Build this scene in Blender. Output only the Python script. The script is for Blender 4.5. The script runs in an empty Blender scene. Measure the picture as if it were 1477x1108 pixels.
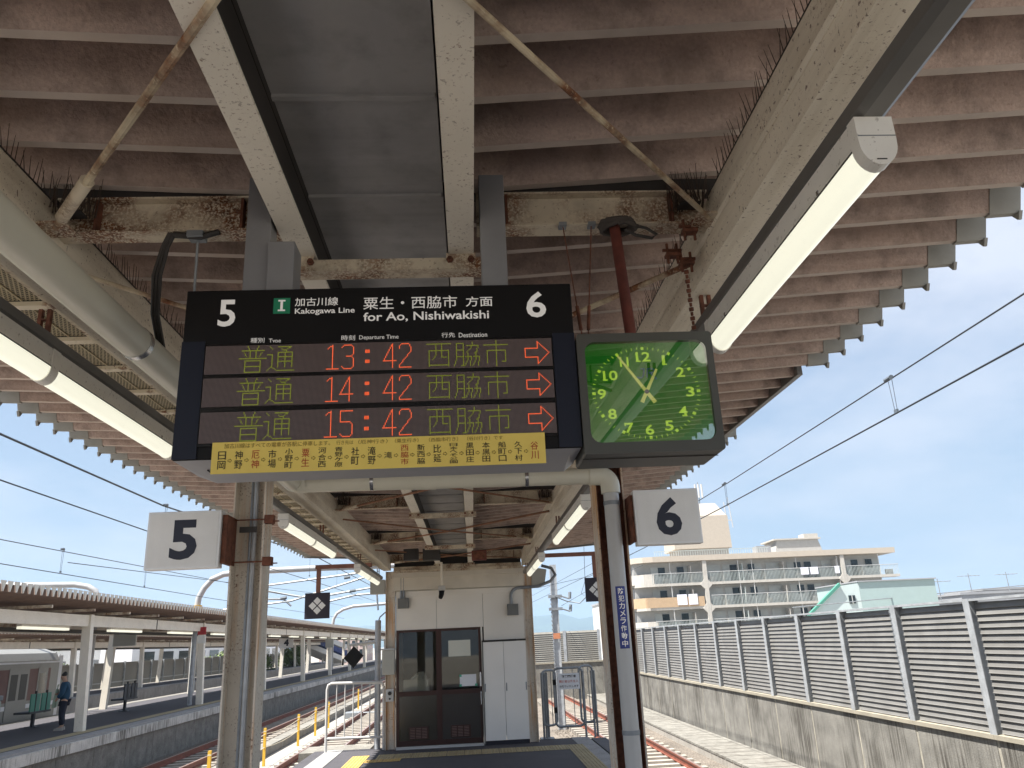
import bpy, math, random
from mathutils import Vector, Matrix, noise
random.seed(7)
S = bpy.context.scene
col = S.collection
R = math.radians

# ------------------------------------------------------------ camera
F, PITCH, ROLL, YAW = 1130.0, 0.31659, -0.04700, 0.06208
cam_d = bpy.data.cameras.new('camera'); cam = bpy.data.objects.new('camera', cam_d); col.objects.link(cam)
cam_d.sensor_width = 36; cam_d.lens = F/1477*36; cam_d.clip_start = .05; cam_d.clip_end = 30000
fw = Vector((math.sin(YAW)*math.cos(PITCH), math.cos(YAW)*math.cos(PITCH), math.sin(PITCH)))
rt = Vector((math.cos(YAW), -math.sin(YAW), 0)); up = rt.cross(fw)
rt2 = rt*math.cos(ROLL)+up*math.sin(ROLL); up2 = up*math.cos(ROLL)-rt*math.sin(ROLL)
cam.matrix_world = Matrix(((rt2.x, up2.x, -fw.x, 0), (rt2.y, up2.y, -fw.y, 0), (rt2.z, up2.z, -fw.z, 1.8), (0, 0, 0, 1)))
S.camera = cam

# ------------------------------------------------------------ light
SUN_DIR = Vector((-.86, -.42, 0)).normalized()
SUN_EL = R(64)
W = bpy.data.worlds.new('World'); S.world = W; W.use_nodes = True
nt = W.node_tree; nt.nodes.clear()
def N(nt, t, **k):
    n = nt.nodes.new(t)
    for a, b in k.items():
        if a.startswith('i_'):
            n.inputs[a[2:].replace('_', ' ')].default_value = b
        else: setattr(n, a, b)
    return n
out = N(nt, 'ShaderNodeOutputWorld'); bg = N(nt, 'ShaderNodeBackground'); bg.inputs[1].default_value = .05
sky = N(nt, 'ShaderNodeTexSky', sky_type='NISHITA', sun_disc=False, sun_elevation=SUN_EL,
        sun_rotation=math.atan2(SUN_DIR.x, SUN_DIR.y), air_density=1.0, dust_density=.6, ozone_density=2.0)
tc = N(nt, 'ShaderNodeTexCoord'); sep = N(nt, 'ShaderNodeSeparateXYZ')
nt.links.new(tc.outputs['Generated'], sep.inputs[0])
# thin cloud sheet: project the direction on a plane overhead
zc = N(nt, 'ShaderNodeMath', operation='ADD'); zc.inputs[1].default_value = .22
nt.links.new(sep.outputs[2], zc.inputs[0])
dx = N(nt, 'ShaderNodeMath', operation='DIVIDE'); dy = N(nt, 'ShaderNodeMath', operation='DIVIDE')
for d, k in ((dx, 0), (dy, 1)):
    nt.links.new(sep.outputs[k], d.inputs[0]); nt.links.new(zc.outputs[0], d.inputs[1])
cmb = N(nt, 'ShaderNodeCombineXYZ'); nt.links.new(dx.outputs[0], cmb.inputs[0]); nt.links.new(dy.outputs[0], cmb.inputs[1])
n1 = N(nt, 'ShaderNodeTexNoise'); n1.inputs['Scale'].default_value = 1.1; n1.inputs['Detail'].default_value = 7; n1.inputs['Roughness'].default_value = .55
ofs = N(nt, 'ShaderNodeVectorMath', operation='ADD'); ofs.inputs[1].default_value = (3.1, 1.4, 0)
nt.links.new(cmb.outputs[0], ofs.inputs[0]); nt.links.new(ofs.outputs[0], n1.inputs['Vector'])
cr = N(nt, 'ShaderNodeValToRGB'); cr.color_ramp.elements[0].position = .40; cr.color_ramp.elements[1].position = .60
cr.color_ramp.elements[0].color = (.28, .28, .28, 1); cr.color_ramp.elements[1].color = (1, 1, 1, 1)
nt.links.new(n1.outputs[0], cr.inputs[0])
mx = N(nt, 'ShaderNodeMixRGB'); mx.inputs[2].default_value = (5.7, 6.05, 6.9, 1)

hz_f = N(nt, 'ShaderNodeMapRange', interpolation_type='SMOOTHSTEP'); hz_f.inputs[1].default_value = -.02; hz_f.inputs[2].default_value = .55
hz_f.inputs[3].default_value = .88; hz_f.inputs[4].default_value = 0; nt.links.new(sep.outputs[2], hz_f.inputs[0])
mh = N(nt, 'ShaderNodeMixRGB'); mh.inputs[2].default_value = (2.75, 3.85, 5.2, 1)
nt.links.new(hz_f.outputs[0], mh.inputs[0]); nt.links.new(sky.outputs[0], mh.inputs[1]); nt.links.new(mh.outputs[0], mx.inputs[1])
ce = N(nt, 'ShaderNodeMapRange', interpolation_type='SMOOTHSTEP'); ce.inputs[1].default_value = .02; ce.inputs[2].default_value = .5
ce.inputs[3].default_value = .45; ce.inputs[4].default_value = 1; nt.links.new(sep.outputs[2], ce.inputs[0])
cm = N(nt, 'ShaderNodeMath', operation='MULTIPLY'); nt.links.new(ce.outputs[0], cm.inputs[0]); nt.links.new(cr.outputs[0], cm.inputs[1])
nt.links.new(cm.outputs[0], mx.inputs[0])
nt.links.new(mx.outputs[0], bg.inputs[0]); nt.links.new(bg.outputs[0], out.inputs[0])
sd = bpy.data.lights.new('sun', 'SUN'); sun = bpy.data.objects.new('sun', sd); col.objects.link(sun)
sd.energy = 5.0; sd.angle = R(.6); sd.color = (1, .95, .87)
sv = Vector((SUN_DIR.x*math.cos(SUN_EL), SUN_DIR.y*math.cos(SUN_EL), math.sin(SUN_EL)))
sun.rotation_euler = sv.to_track_quat('Z', 'Y').to_euler(); sun.location = (-30, -20, 60)
S.view_settings.view_transform = 'Standard'; S.view_settings.look = 'None'
S.view_settings.exposure = 1.58; S.view_settings.gamma = 1; S.view_settings.use_curve_mapping = False
S.render.engine = 'CYCLES'
S.cycles.max_bounces = 8; S.cycles.diffuse_bounces = 6; S.cycles.glossy_bounces = 3; S.cycles.transparent_max_bounces = 12
S.cycles.volume_bounces = 0
S.cycles.use_denoising = True

# ------------------------------------------------------------ materials
MATS = {}
def mat(name, c, rough=.6, metal=0, var=.18, vs=3.0, rust=0, rs=14, rcol=(.23, .085, .03), streak=0, scol=(.06, .05, .045),
        emit=None, es=1, bump=0, bs=40, spec=.5, dirt=0, grit=0, sdir='z', fleck=0, sf=1, sb=0):
    if name in MATS: return MATS[name]
    m = bpy.data.materials.new(name); m.use_nodes = True; t = m.node_tree
    p = t.nodes['Principled BSDF']; p.inputs['Roughness'].default_value = rough; p.inputs['Metallic'].default_value = metal
    p.inputs['Specular IOR Level'].default_value = spec
    geo = N(t, 'ShaderNodeNewGeometry')
    pos = geo.outputs['Position']
    def nz(scale, det=5, vec=pos, ro=.6):
        n = N(t, 'ShaderNodeTexNoise'); n.inputs['Scale'].default_value = scale; n.inputs['Detail'].default_value = det
        n.inputs['Roughness'].default_value = ro; t.links.new(vec, n.inputs['Vector']); return n.outputs[0]
    def rng(src, a, b, lo=0, hi=1):
        r = N(t, 'ShaderNodeMapRange'); r.inputs[1].default_value = a; r.inputs[2].default_value = b
        r.inputs[3].default_value = lo; r.inputs[4].default_value = hi; t.links.new(src, r.inputs[0]); return r.outputs[0]
    def mixc(fac, a, b, mode='MIX'):
        x = N(t, 'ShaderNodeMixRGB', blend_type=mode)
        if isinstance(fac, float): x.inputs[0].default_value = fac
        else: t.links.new(fac, x.inputs[0])
        for i, v in ((1, a), (2, b)):
            if isinstance(v, tuple): x.inputs[i].default_value = (*v[:3], 1)
            else: t.links.new(v, x.inputs[i])
        return x.outputs[0]
    def mul(a, b):
        x = N(t, 'ShaderNodeMath', operation='MULTIPLY'); t.links.new(a, x.inputs[0]); t.links.new(b, x.inputs[1]); return x.outputs[0]
    cur = tuple(c)
    if var:
        lo = tuple(v*(1-var*1.3) for v in c); hi = tuple(min(1, v*(1+var)) for v in c)
        cur = mixc(rng(nz(vs), .3, .7), lo, hi)
    if grit:
        g = rng(nz(bs*1.7, 3), .35, .65, 1-grit, 1+grit*.6)
        cb = N(t, 'ShaderNodeVectorMath', operation='SCALE'); 
        if isinstance(cur, tuple): cb.inputs[0].default_value = cur
        else: t.links.new(cur, cb.inputs[0])
        t.links.new(g, cb.inputs['Scale']); cur = cb.outputs[0]
    if streak:
        mp = N(t, 'ShaderNodeMapping'); t.links.new(pos, mp.inputs[0])
        mp.inputs['Scale'].default_value = {'z': (4.5*sf, 4.5*sf, .5), 'x': (.35, 6, 6), 'y': (6, .4, 6)}[sdir]
        cur = mixc(rng(mul(nz(1.6, 6, mp.outputs[0]), nz(.7, 3)), .22-sb, .36-sb, 0, streak), cur, tuple(scol))
    if dirt:
        cur = mixc(rng(nz(6, 7), .48, .72, 0, dirt), cur, (.05, .042, .035))
    if fleck:
        cur = mixc(rng(nz(55, 3), .63, .68, 0, fleck), cur, (.09, .045, .025))
    if rust:
        a = rng(nz(rs, 8, ro=.72), .62-rust*.22, .67-rust*.18); b = rng(nz(4.2, 5), .42, .60)
        cur = mixc(mul(a, b), cur, mixc(rng(nz(40, 4), .35, .65), tuple(rcol), (.10, .04, .02)))
    if isinstance(cur, tuple): p.inputs['Base Color'].default_value = (*cur, 1)
    else: t.links.new(cur, p.inputs['Base Color'])
    if emit: p.inputs['Emission Color'].default_value = (*emit, 1); p.inputs['Emission Strength'].default_value = es
    if bump:
        b = N(t, 'ShaderNodeBump'); b.inputs['Strength'].default_value = bump; b.inputs['Distance'].default_value = .02
        t.links.new(nz(bs, 4), b.inputs['Height']); t.links.new(b.outputs[0], p.inputs['Normal'])
    MATS[name] = m; return m
CREAM = mat('cream_paint', (.82, .77, .67), .5, rust=.2, rs=60, var=.06, dirt=.08, fleck=.45)
CREAMR = mat('cream_paint_rusty', (.66, .58, .45), .6, rust=.85, rs=95, fleck=.5, var=.12, dirt=.35)
CREAMB = mat('cream_beam', (.81, .75, .63), .55, rust=.18, rs=95, var=.08, dirt=.1, streak=.45, fleck=.8, sdir='y', scol=(.3, .22, .13))
ROOF_DUST_LIT = mat('roof_dusty_lit', (.60, .51, .45), .8, var=.14, vs=3, dirt=.3)  # bottom flanges: dust, with the stronger light there also put into the colour
ROOF = mat('roof_brown', (.50, .385, .335), .7, var=.16, vs=2.6, streak=.6, scol=(.33, .235, .19), sdir='x', dirt=.55, bump=.35, bs=45, grit=.12, fleck=.25)
FLAP = mat('flap_grey', (.33, .325, .295), .65, dirt=.3)
GUT = mat('gutter_grey', (.44, .435, .43), .5, dirt=.35, var=.08, streak=.2, sdir='x', scol=(.09, .075, .07))
HANG = mat('hanger_grey', (.30, .305, .32), .4, metal=.3, var=.12)
RUSTM = mat('rusted_steel', (.16, .06, .035), .85, var=.4, vs=20, bump=.3)
REDP = mat('red_oxide', (.14, .035, .025), .6, var=.3, vs=12)
DARKS = mat('dark_steel_and_shade', (.03, .026, .024), .6, var=.3)  # dark steel parts; also stands in for shade above the centre beams
PIPE = mat('pipe_pvc', (.62, .60, .50), .35, var=.05, dirt=.08)
PIPEW = mat('pipe_white', (.50, .50, .49), .35, var=.05, dirt=.1)
STEEL = mat('stainless', (.6, .6, .6), .25, metal=.9)
GALV = mat('galvanised', (.38, .40, .42), .5, metal=.25, var=.18, vs=6)
GALVD = mat('galvanised_dark', (.24, .26, .28), .5, metal=.3, var=.2, vs=6)
BLACKH = mat('housing_black', (.006, .0055, .006), .5, var=.08, spec=.25)
BLUEH = mat('housing_navy', (.012, .015, .028), .45, var=.05, spec=.3)
UNDER = mat('housing_underside', (.40, .40, .42), .45, var=.04)
VENT = mat('vent_black', (.02, .02, .02), .7, var=0)
WHITET = mat('white_print_glow', (.62, .61, .59), .6, var=0, emit=(1, .96, .9), es=.07)  # faint glow added to make the letters look brighter
GREENB = mat('green_badge', (.01, .22, .11), .5, var=0)
YELP = mat('yellow_poster', (.80, .60, .13), .55, var=.05)
BLKT = mat('black_print', (.015, .012, .01), .6, var=0)
REDT = mat('red_print', (.42, .06, .02), .6, var=0)
BROWNT = mat('brown_print', (.20, .13, .02), .6, var=0)
CLKH = mat('clock_housing', (.075, .075, .065), .42, var=.08)
CLKF = mat('clock_face', (.015, .17, .012), .5, var=.05, emit=(.01, .25, .01), es=.10)
CLKN = mat('clock_numeral', (.42, .58, .06), .5, var=0, emit=(.45, .7, .05), es=.28)
CLKHAND = mat('clock_hand', (.62, .62, .22), .45, var=0, emit=(.6, .62, .15), es=.2)
JRB = mat('logo_blue', (.03, .22, .62), .5, var=0)
SIGNW = mat('sign_white', (.80, .80, .78), .4, var=.05, streak=.15, scol=(.4, .38, .33))
SIGNF = mat('sign_frame', (.78, .78, .77), .35, metal=.2, var=.04)
NAVYT = mat('navy_print', (.012, .016, .035), .5, var=0)
DIFF = mat('lamp_diffuser', (.66, .66, .55), .3, var=0, emit=(1, .98, .80), es=.27, dirt=.05)
LAMPH = mat('lamp_housing', (.84, .82, .76), .45, var=.05, dirt=.12, fleck=.4)
DUCT = mat('duct_grey', (.17, .165, .155), .4, metal=.2, var=.12)
ASPH = mat('asphalt', (.062, .060, .070), .85, var=.12, grit=.35, bs=60, dirt=.2)
TACT = mat('tactile_yellow', (.36, .30, .175), .75, var=.12, grit=.2, dirt=.25)
TACTB = mat('tactile_sunlit', (.50, .34, .11), .7, var=.1, grit=.2)  # brighter copy of the tile yellow, sunlight put into its colour
EDGEC = mat('edge_block', (.30, .30, .30), .85, var=.12, grit=.25, dirt=.3)
SLIPT = mat('antislip_tile', (.09, .09, .10), .8, var=.2, grit=.3)
CONC = mat('concrete', (.33, .31, .28), .9, var=.12, grit=.15, streak=.35, scol=(.14, .13, .115), bump=.2)
CONCS = mat('stained_concrete', (.20, .193, .175), .9, var=.25, grit=.25, streak=1, sf=2.6, scol=(.055, .05, .042), bump=.3, vs=2)
CONCL = mat('pale_concrete', (.23, .222, .20), .9, var=.25, grit=.35, dirt=.65, streak=.4, scol=(.11, .10, .085))
CAPB = mat('barrier_cap', (.30, .275, .22), .9, var=.15, dirt=.25)
SLAT = mat('louvre_grey', (.20, .197, .19), .6, metal=.1, var=.10, streak=.25, sdir='y', scol=(.12, .11, .10))
GRAV = mat('ballast', (.175, .15, .125), .95, var=.22, vs=.8, grit=.75, bs=22, bump=.9)
GRND = mat('town_ground', (.30, .28, .25), .95, var=.3, vs=.02)
SLEEP = mat('sleeper_concrete', (.33, .30, .26), .9, var=.2, grit=.2)
RAIL = mat('rail_rust', (.19, .062, .04), .6, var=.25, vs=5)
RAILT = mat('rail_head', (.34, .25, .22), .35, metal=.5, var=.1)
WIREM = mat('wire', (.05, .06, .07), .5, metal=.3, var=0)
INSUL = mat('insulator', (.10, .12, .14), .4, var=0)
YELPOST = mat('yellow_post', (.66, .40, .04), .55, var=.1, dirt=.15)
ROPE = mat('rope', (.55, .5, .38), .8, var=.1)
WALLP = mat('office_panel', (.78, .745, .68), .5, var=.04, dirt=.06)
FASC = mat('office_fascia', (.64, .59, .50), .55, var=.06, rust=.1, rs=50)
LOCK = mat('locker_paint', (.82, .80, .76), .45, var=.03, dirt=.05)
DOORB = mat('door_bronze', (.045, .018, .014), .4, metal=.3, var=.1)
DOORP = mat('door_panel', (.028, .022, .018), .35, var=.1)
PAPER = mat('paper', (.62, .63, .56), .8, var=.03)
PAPERB = mat('paper_white', (.72, .74, .78), .8, var=.02)
TAPE = mat('green_tape', (.05, .35, .22), .6, var=0)
JBOX = mat('junction_grey', (.16, .165, .16), .5, var=.08)
BOXG = mat('box_grey', (.40, .40, .36), .5, var=.05)
TRAYM = mat('tray_cream', (.66, .59, .45), .55, rust=.5, rs=25, var=.08)
MESHM = mat('mesh_bronze', (.50, .43, .28), .6, var=.1)
BLUEST = mat('sticker_blue', (.012, .03, .22), .4, var=.05)
BEIGEROOF = mat('fascia_beige', (.43, .38, .32), .8, var=.04)
APT = mat('apartment_wall', (.44, .42, .385), .85, var=.05, streak=.12)
APTG = mat('apartment_grey', (.36, .36, .35), .85, var=.06)
APTR = mat('apartment_rail', (.42, .47, .46), .6, var=.1)
PEACH = mat('peach_panel', (.42, .30, .19), .7, var=.06)
WIND = mat('window_dark', (.02, .03, .035), .12, var=.3, vs=.5)
WINL = mat('window_curtain', (.36, .38, .37), .3, var=.15, vs=.6)
CLOTH = mat('laundry', (.72, .72, .82), .8, var=.04)
MINT = mat('mint_wall', (.30, .39, .39), .7, var=.03)
MINTG = mat('mint_trim', (.06, .22, .17), .6, var=.05)
TOWNW = mat('town_white', (.62, .62, .60), .8, var=.08, vs=.3)
TOWNG = mat('town_grey', (.28, .29, .31), .8, var=.12, vs=.3)
PINKB = mat('pink_brick', (.46, .36, .34), .85, var=.1)
TRAINM = mat('train_steel', (.26, .26, .245), .4, metal=.3, var=.05)
TRAINR = mat('train_maroon', (.16, .075, .065), .5, var=.08)
TRAINW = mat('train_white', (.72, .73, .76), .4, var=.03)
TRAINB = mat('train_blue', (.02, .04, .16), .4, var=.05)
TRAINC = mat('train_cream', (.50, .42, .33), .5, var=.05)
OPROOF = mat('opposite_roof_brown', (.26, .185, .15), .75, var=.12)
TOOTH = mat('tooth_white', (.62, .60, .54), .6, var=.06)
SEAT = mat('seat_dark', (.02, .025, .035), .5, var=.1)
SEATG = mat('seat_green', (.05, .22, .16), .5, var=.1)
SKIN = mat('skin', (.45, .28, .20), .6, var=.03)
HAIR = mat('hair', (.012, .01, .009), .5, var=0)
JACK = mat('jacket_blue', (.012, .06, .12), .8, var=.1)
TROU = mat('trousers_dark', (.012, .015, .03), .85, var=.1)
BAG = mat('bag_pale_green', (.42, .52, .40), .8, var=.12)
BARK = mat('bark', (.09, .07, .05), .9, var=.2)
LEAF = mat('leaf', (.12, .17, .045), .7, var=.4, vs=1.5)
HILL = mat('hill_forest', (.05, .075, .045), .95, var=.3, vs=.004)
def led_mat(name, c, s):
    m = mat(name, (.01, .01, .01), .5, var=0, emit=c, es=s); m.cycles.emission_sampling = 'NONE'; return m
LEDR = led_mat('led_red', (1, .13, .035), .42)
LEDG = led_mat('led_green', (.36, .42, .02), .19)
CLKN.cycles.emission_sampling = 'NONE'; WHITET.cycles.emission_sampling = 'NONE'; CLKHAND.cycles.emission_sampling = 'NONE'
def ledpanel():
    m = bpy.data.materials.new('led_panel'); m.use_nodes = True; t = m.node_tree; p = t.nodes['Principled BSDF']
    geo = N(t, 'ShaderNodeNewGeometry'); s = N(t, 'ShaderNodeSeparateXYZ'); t.links.new(geo.outputs['Position'], s.inputs[0])
    outs = []
    for k in (0, 2):
        a = N(t, 'ShaderNodeMath', operation='MULTIPLY'); a.inputs[1].default_value = 1/.00385; t.links.new(s.outputs[k], a.inputs[0])
        b = N(t, 'ShaderNodeMath', operation='FRACT'); t.links.new(a.outputs[0], b.inputs[0])
        c = N(t, 'ShaderNodeMath', operation='SUBTRACT'); c.inputs[1].default_value = .5; t.links.new(b.outputs[0], c.inputs[0])
        d = N(t, 'ShaderNodeMath', operation='ABSOLUTE'); t.links.new(c.outputs[0], d.inputs[0]); outs.append(d)
    e = N(t, 'ShaderNodeMath', operation='MAXIMUM'); t.links.new(outs[0].outputs[0], e.inputs[0]); t.links.new(outs[1].outputs[0], e.inputs[1])
    r = N(t, 'ShaderNodeMapRange'); r.inputs[1].default_value = .28; r.inputs[2].default_value = .42; t.links.new(e.outputs[0], r.inputs[0])
    x = N(t, 'ShaderNodeMixRGB'); x.inputs[1].default_value = (.20, .145, .14, 1); x.inputs[2].default_value = (.012, .010, .010, 1)
    t.links.new(r.outputs[0], x.inputs[0]); t.links.new(x.outputs[0], p.inputs['Base Color']); p.inputs['Roughness'].default_value = .45
    return m
LEDP = ledpanel()
def glass(name, tint=(.9, .93, .9), refl=.12, rough=.02):
    m = bpy.data.materials.new(name); m.use_nodes = True; t = m.node_tree; t.nodes.remove(t.nodes['Principled BSDF'])
    o = t.nodes['Material Output']; tr = N(t, 'ShaderNodeBsdfTransparent'); tr.inputs[0].default_value = (*tint, 1)
    gl = N(t, 'ShaderNodeBsdfGlossy'); gl.inputs['Roughness'].default_value = rough
    lw = N(t, 'ShaderNodeFresnel'); lw.inputs[0].default_value = 1.5
    ad = N(t, 'ShaderNodeMath', operation='ADD'); ad.inputs[1].default_value = refl; t.links.new(lw.outputs[0], ad.inputs[0]); ad.use_clamp = True
    ms = N(t, 'ShaderNodeMixShader'); t.links.new(ad.outputs[0], ms.inputs[0]); t.links.new(tr.outputs[0], ms.inputs[1]); t.links.new(gl.outputs[0], ms.inputs[2])
    t.links.new(ms.outputs[0], o.inputs['Surface']); return m
CLKG = glass('clock_glass', (1, 1, 1), .20, .01)
DOORG = glass('door_glass', (.80, .80, .75), .0, .02)
LEDGL = glass('board_glass', (1, 1, 1), .02, .12)

# ------------------------------------------------------------ builders
ORG = {}
class MB:
    def __init__(s): s.v = []; s.f = []; s.m = []; s.mi = 0
    def face(s, pts):
        i = len(s.v); s.v += [tuple(p) for p in pts]; s.f.append(tuple(range(i, i+len(pts)))); s.m.append(s.mi)
    def box(s, x0, x1, y0, y1, z0, z1):
        i = len(s.v)
        s.v += [(x0, y0, z0), (x1, y0, z0), (x1, y1, z0), (x0, y1, z0), (x0, y0, z1), (x1, y0, z1), (x1, y1, z1), (x0, y1, z1)]
        s.f += [(i, i+3, i+2, i+1), (i+4, i+5, i+6, i+7), (i, i+1, i+5, i+4), (i+1, i+2, i+6, i+5), (i+2, i+3, i+7, i+6), (i+3, i, i+4, i+7)]
        s.m += [s.mi]*6; return s
    def hexa(s, P):   # 8 points: bottom 4 ccw, top 4 ccw
        i = len(s.v); s.v += [tuple(p) for p in P]
        s.f += [(i, i+3, i+2, i+1), (i+4, i+5, i+6, i+7), (i, i+1, i+5, i+4), (i+1, i+2, i+6, i+5), (i+2, i+3, i+7, i+6), (i+3, i, i+4, i+7)]
        s.m += [s.mi]*6; return s
    def tube(s, pts, r, n=8, caps=True, r1=None):
        pts = [Vector(p) for p in pts]; rings = []
        ref = None
        for k, p in enumerate(pts):
            d = (pts[min(k+1, len(pts)-1)]-pts[max(k-1, 0)]).normalized()
            if ref is None: ref = Vector((0, 0, 1)) if abs(d.z) < .9 else Vector((1, 0, 0))
            a = d.cross(ref).normalized(); b = a.cross(d).normalized(); ref = b
            rr = r if r1 is None else r+(r1-r)*k/(len(pts)-1)
            i = len(s.v)
            for j in range(n):
                t = 2*math.pi*j/n; s.v.append(tuple(p+a*math.cos(t)*rr+b*math.sin(t)*rr))
            rings.append(i)
        for k in range(len(rings)-1):
            for j in range(n):
                s.f.append((rings[k]+j, rings[k]+(j+1) % n, rings[k+1]+(j+1) % n, rings[k+1]+j)); s.m.append(s.mi)
        if caps:
            s.f.append(tuple(rings[0]+j for j in range(n))[::-1]); s.f.append(tuple(rings[-1]+j for j in range(n))); s.m += [s.mi]*2
        return s
    def extr(s, prof, axis, a, b, close=True):  # profile list of 2d points extruded along axis
        def P(u, v, t): return {'x': (t, u, v), 'y': (u, t, v), 'z': (u, v, t)}[axis]
        i = len(s.v); n = len(prof)
        s.v += [P(u, v, a) for u, v in prof]+[P(u, v, b) for u, v in prof]
        for j in range(n if close else n-1):
            k = (j+1) % n; s.f.append((i+j, i+k, i+n+k, i+n+j)); s.m.append(s.mi)
        if close: s.f.append(tuple(i+j for j in range(n))[::-1]); s.f.append(tuple(i+n+j for j in range(n))); s.m += [s.mi]*2
        return s
    def hbeam(s, axis, a, b, c, d, w, h, t=.012, web='v'):  # H section centred (c,d) ; web 'v' => flanges top/bottom
        def bx(u0, u1, v0, v1):
            if axis == 'y': s.box(u0, u1, a, b, v0, v1)
            elif axis == 'x': s.box(a, b, u0, u1, v0, v1)
            else: s.box(u0, u1, v0, v1, a, b)
        if web == 'v':
            bx(c-w/2, c+w/2, d-h/2, d-h/2+t); bx(c-w/2, c+w/2, d+h/2-t, d+h/2); bx(c-t/2, c+t/2, d-h/2+t, d+h/2-t)
        else:
            bx(c-w/2, c-w/2+t, d-h/2, d+h/2); bx(c+w/2-t, c+w/2, d-h/2, d+h/2); bx(c-w/2+t, c+w/2-t, d-t/2, d+t/2)
        return s
    def mesh(s, name, mats, org=(0, 0, 0), smooth=False):
        me = bpy.data.meshes.new(name)
        o = Vector(org)
        me.from_pydata([tuple(Vector(v)-o) for v in s.v], [], s.f)
        for m in (mats if isinstance(mats, (list, tuple)) else [mats]): me.materials.append(m)
        if any(s.m): me.polygons.foreach_set('material_index', s.m)
        if smooth:
            me.polygons.foreach_set('use_smooth', [True]*len(me.polygons))
            try: me.set_sharp_from_angle(angle=R(40))
            except Exception: pass
        me.validate(); me.update(); return me
    def build(s, name, mats, parent=None, smooth=False, bevel=0):
        org = ORG.get(parent, Vector((0, 0, 0))) if parent else None
        if org is None:
            xs = [v[0] for v in s.v]; ys = [v[1] for v in s.v]; zs = [v[2] for v in s.v]
            org = Vector(((min(xs)+max(xs))/2, (min(ys)+max(ys))/2, min(zs)))
        me = s.mesh(name, mats, org, smooth)
        ob = bpy.data.objects.new(name, me); col.objects.link(ob)
        if parent: ob.parent = parent
        else: ob.location = org
        ORG[ob] = org
        if bevel:
            md = ob.modifiers.new('bevel', 'BEVEL'); md.width = bevel; md.segments = 2; md.limit_method = 'ANGLE'
        return ob
def thing(name, label, cat, loc, group=None):
    o = bpy.data.objects.new(name, None); col.objects.link(o); o.location = loc; o.empty_display_size = .1
    o['label'] = label; o['category'] = cat
    if group: o['group'] = group
    ORG[o] = Vector(loc); return o
def tag(o, label, cat, group=None):
    o['label'] = label; o['category'] = cat
    if group: o['group'] = group
    return o
def struct(o): o['kind'] = 'structure'; return o
def stuff(o): o['kind'] = 'stuff'; return o
def piece(name, me, parent, loc, rot=None, scale=None):
    o = bpy.data.objects.new(name, me); col.objects.link(o); o.parent = parent
    o.location = Vector(loc)-ORG[parent]
    if rot: o.rotation_euler = rot
    if scale: o.scale = scale
    ORG[o] = Vector(loc); return o
def bx(name, x0, x1, y0, y1, z0, z1, m, parent=None, bevel=0):
    return MB().box(x0, x1, y0, y1, z0, z1).build(name, m, parent, bevel=bevel)
def copy_tree(o, loc, label=None, group=None):
    def cp(a, par):
        c = a.copy(); col.objects.link(c); c.parent = par
        for ch in a.children: cp(ch, c)
        return c
    r = cp(o, None); r.location = loc
    if label: r['label'] = label
    if group: r['group'] = group
    return r
DG = None
def text_geo(body, bold=0.0, spacing=1.0):
    c = bpy.data.curves.new('t', 'FONT'); c.body = body; c.offset = bold; c.resolution_u = 3; c.space_character = spacing
    c.space_line = .92; c.align_x = 'CENTER'
    o = bpy.data.objects.new('t', c); col.objects.link(o)
    dg = bpy.context.evaluated_depsgraph_get(); me = bpy.data.meshes.new_from_object(o.evaluated_get(dg))
    vs = [tuple(v.co) for v in me.vertices]; fs = [tuple(p.vertices) for p in me.polygons]
    bpy.data.objects.remove(o); bpy.data.curves.remove(c); bpy.data.meshes.remove(me); return vs, fs
def text(body, x0, x1, z0, z1, y, m, parent, bold=0.012, name='lettering', mb=None, skew=0.0, depth=.0012):
    vs, fs = text_geo(body, bold)
    ax = min(v[0] for v in vs); bx_ = max(v[0] for v in vs); az = min(v[1] for v in vs); bz = max(v[1] for v in vs)
    own = mb is None
    if own: mb = MB()
    i = len(mb.v)
    for d in (0, depth):
        for v in vs:
            fx = (v[0]-ax)/(bx_-ax); fz = (v[1]-az)/(bz-az)
            mb.v.append((x0+(x1-x0)*fx, y-d, z0+(z1-z0)*fz+skew*(fx-.5)))
    n = len(vs)
    for f in fs:
        mb.f.append(tuple(i+n+k for k in f)); mb.m.append(mb.mi)
    if own: return mb.build(name, m, parent)

# ------------------------------------------------------------ setting: ground, tracks
struct(bx('ground', -7000, 7000, -200, 6900, -1.6, -1.5, GRND))
struct(bx('track_bed', -26, 6.98, -12, 160, -1.49, -1.25, GRAV))
# small ballast stones near where they can be seen
mb = MB()
for _ in range(9000):
    if random.random() < .5: x = random.uniform(2.7, 5.3); y = 12+18*random.random()**1.5
    else: x = random.uniform(-9.4, -2.9); y = 17+30*random.random()**1.3
    r = random.uniform(.02, .045); a = random.random()*6
    P = [(x+math.cos(a+k*2.1)*r*random.uniform(.7, 1.2), y+math.sin(a+k*2.1)*r*random.uniform(.7, 1.2), -1.25) for k in range(3)]
    T = (x+random.uniform(-.01, .01), y, -1.25+r*random.uniform(.7, 1.3)); i = len(mb.v); mb.v += P+[T]
    mb.f += [(i, i+1, i+3), (i+1, i+2, i+3), (i+2, i, i+3)]; mb.m += [0]*3
o = stuff(mb.build('ballast_stones', GRAV)); tag(o, 'loose pale ballast stones scattered between the rails', 'gravel')

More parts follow.
